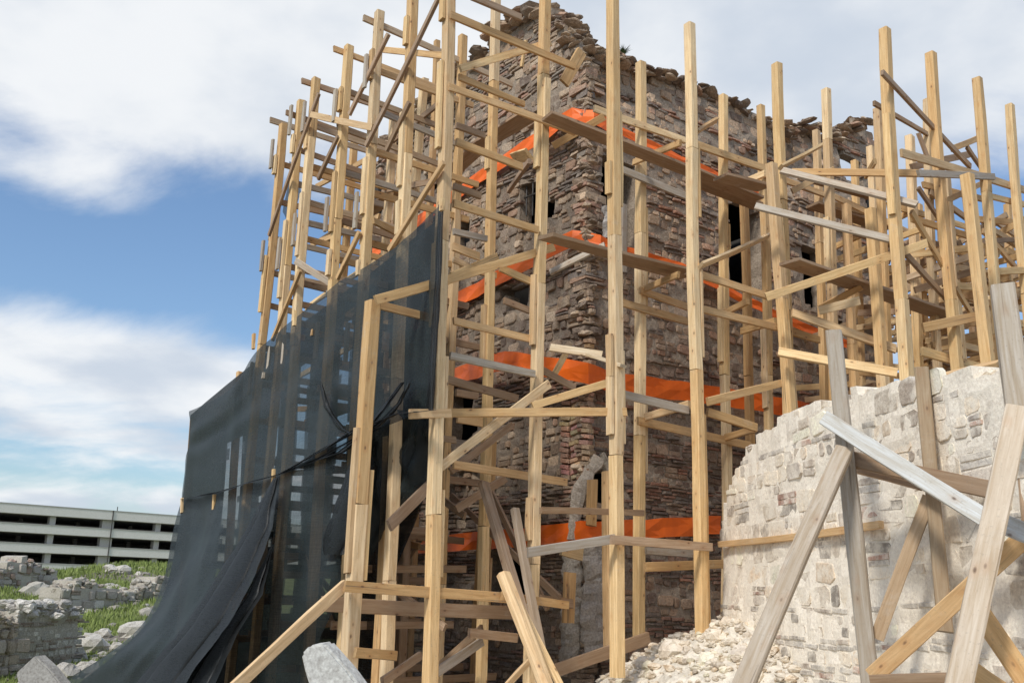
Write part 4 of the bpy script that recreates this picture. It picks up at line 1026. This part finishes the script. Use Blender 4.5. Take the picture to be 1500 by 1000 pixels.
def gz(px, py):
    for k in range(2000):
        d = 9 + k * .03; q = at(px, py, 'Y%f' % d)
        if q.z < hill(q.x, q.y): return q
    return at(px, py, 'Y40')
for px, py, s, lb in [(196, 930, .22, 'large white boulder on the grass beside the net'), (150, 932, .13, 'pale stone on the grass just left of the large white boulder'), (135, 950, .24, 'tall pale block standing in the stone row under the white boulder'),
                      (172, 952, .13, 'small pale stone tucked below the large white boulder'), (108, 968, .2, 'pale block in the stone row, halfway to the concrete slab'), (96, 992, .22, 'pale block touching the bottom frame right of the concrete slab'),
                      (128, 988, .2, 'pale block at the bottom frame next to the net hem'), (160, 836, .11, 'whitish stone on the crest of the slope under the car park'), (180, 838, .12, 'second whitish stone on the slope crest, nearer the net'),
                      (62, 955, .13, 'small stone at the foot of the low wall stub'), (50, 870, .2, 'grey stone above the low wall stub'), (214, 900, .12, 'small stone against the edge of the net')]:
    P = gz(px, py); d = (P - CAM).length; s = s * d / 16
    a, b = chunk(s, rk, .72, 6, 9)
    tag(mk('boulder', [Vector(q) for q in a], b, RUIN, None, Matrix.Translation(P + UP * s * .2), (.62, .59, .52) if 'whit' in lb else rk.choice([(.5, .47, .4), (.56, .53, .47), (.46, .43, .37)])), lb, 'stone', 'field stones on the slope')
def slope_point():
    y = 15 * (62 / 15) ** rk.random(); q = rk.uniform(-.56, -.24); x = y * q
    return Vector((x, y, hill(x, y)))
V, F, T = [], [], []
for _ in range(1100):
    P = slope_point()
    py = proj(P)[1]
    m_ = noise.noise(Vector((P.x * .4, P.y * .3, 2)))
    if py < 930 and m_ < .12: continue
    if py >= 930 and m_ < -.15: continue
    addchunk(P, rk.uniform(.02, .09) * (P - CAM).length / 16, rk.choice([(.5, .47, .4), (.56, .53, .47), (.4, .37, .32), (.36, .33, .28)]), rk, .7, (V, F, T))
tag(mk('loose_stones', V, F, RUIN, tints=T), 'small loose stones strewn over the grassy slope', 'stones', kind='stuff')
V, F = [], []
for _ in range(60000):
    P = slope_point()
    if noise.noise(Vector((P.x * .4, P.y * .3, 2))) > .3: continue
    s = (P - CAM).length / 16; P = P + Vector((rk.uniform(-.1, .1), rk.uniform(-.3, .3), 0)) * s; P.z = hill(P.x, P.y) - .01
    h = rk.uniform(.03, .10) * s; a = rk.uniform(0, 3.14); w = Vector((math.cos(a), math.sin(a), 0)) * .012 * s; tip = Vector((rk.uniform(-.5, .5), rk.uniform(-.5, .5), 1)) * h
    b = len(V); V += [P - w, P + w, P + tip]; F.append((b, b + 1, b + 2))
tag(mk('grass', V, F, GRASS), 'green grass growing over the slope between the ruins', 'grass', kind='stuff')

# ---------------------------------------------------------------- car park far behind
gd = Vector((math.sin(R(48.3)), math.cos(R(48.3)), 0)); gn = Vector((gd.y, -gd.x, 0))
G0 = at(0, 735, 'Y120'); gtop = G0.z; G0 = Vector((G0.x, G0.y, 0))
fl = (gtop - 1.6) * 28.3 / ((839 + .0) - 735) ; fl = (gtop - at(0, 763.5, 'Y120').z)
park = empty('car_park', G0, 'long pale concrete multi-storey car park with open decks behind the slope', 'building')
PM = stone_mat('parapet_concrete', (.74, .72, .68), .4, (.88, .87, .85), .003)
L0, L1_ = -60, 150
for k in range(5):
    zt = gtop - k * fl
    hp = fl * (.48 if k else .52)
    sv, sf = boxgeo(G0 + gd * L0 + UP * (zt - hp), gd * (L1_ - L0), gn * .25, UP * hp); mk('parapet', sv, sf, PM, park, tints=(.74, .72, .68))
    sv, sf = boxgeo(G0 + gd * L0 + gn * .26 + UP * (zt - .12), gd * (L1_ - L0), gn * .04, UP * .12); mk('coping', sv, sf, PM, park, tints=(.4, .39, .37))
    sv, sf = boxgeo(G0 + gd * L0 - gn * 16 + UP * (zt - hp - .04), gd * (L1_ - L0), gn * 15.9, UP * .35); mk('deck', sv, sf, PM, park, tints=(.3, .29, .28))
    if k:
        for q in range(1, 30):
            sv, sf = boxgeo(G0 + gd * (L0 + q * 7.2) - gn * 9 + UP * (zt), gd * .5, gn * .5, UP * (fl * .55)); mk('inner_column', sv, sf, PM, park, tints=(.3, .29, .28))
def gt(x):   # distance along the facade of a pixel column
    P = at(x, 780, 'Y100'); d = Vector((P.x, P.y)); 
    A_ = Vector((G0.x, G0.y)); D_ = Vector((gd.x, gd.y)); det = D_.x * (-d.y) + d.x * D_.y
    return ((-A_.x) * (-d.y) + d.x * (-A_.y)) / det
for x in (-70, 76, 158, 232, 300, 360):
    t = gt(x); wd = 1.5 if x == 158 else .7
    sv, sf = boxgeo(G0 + gd * (t - wd / 2) - gn * 1.3 + UP * (gtop - 4.6 * fl), gd * wd, gn * 1.0, UP * (4.6 * fl - .5)); mk('column', sv, sf, PM, park, tints=(.44, .43, .41))
for x in (161,):
    t = gt(x); vv, ff = tube([G0 + gd * t + gn * .33 + UP * (gtop - 4.4 * fl), G0 + gd * t + gn * .33 + UP * (gtop + (.1 if x != 161 else .0))], .07, 6); mk('downpipe', vv, ff, IRON, park)
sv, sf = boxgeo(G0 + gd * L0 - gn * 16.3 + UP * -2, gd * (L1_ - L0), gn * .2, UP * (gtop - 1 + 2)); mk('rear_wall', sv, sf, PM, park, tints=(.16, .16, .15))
t = gt(176); vv, ff = tube([G0 + gd * t - gn * 2 + UP * (gtop - .5), G0 + gd * t - gn * 2 + UP * (gtop + .7)], .06, 6); mk('lamp_pole', vv, ff, IRON, park)
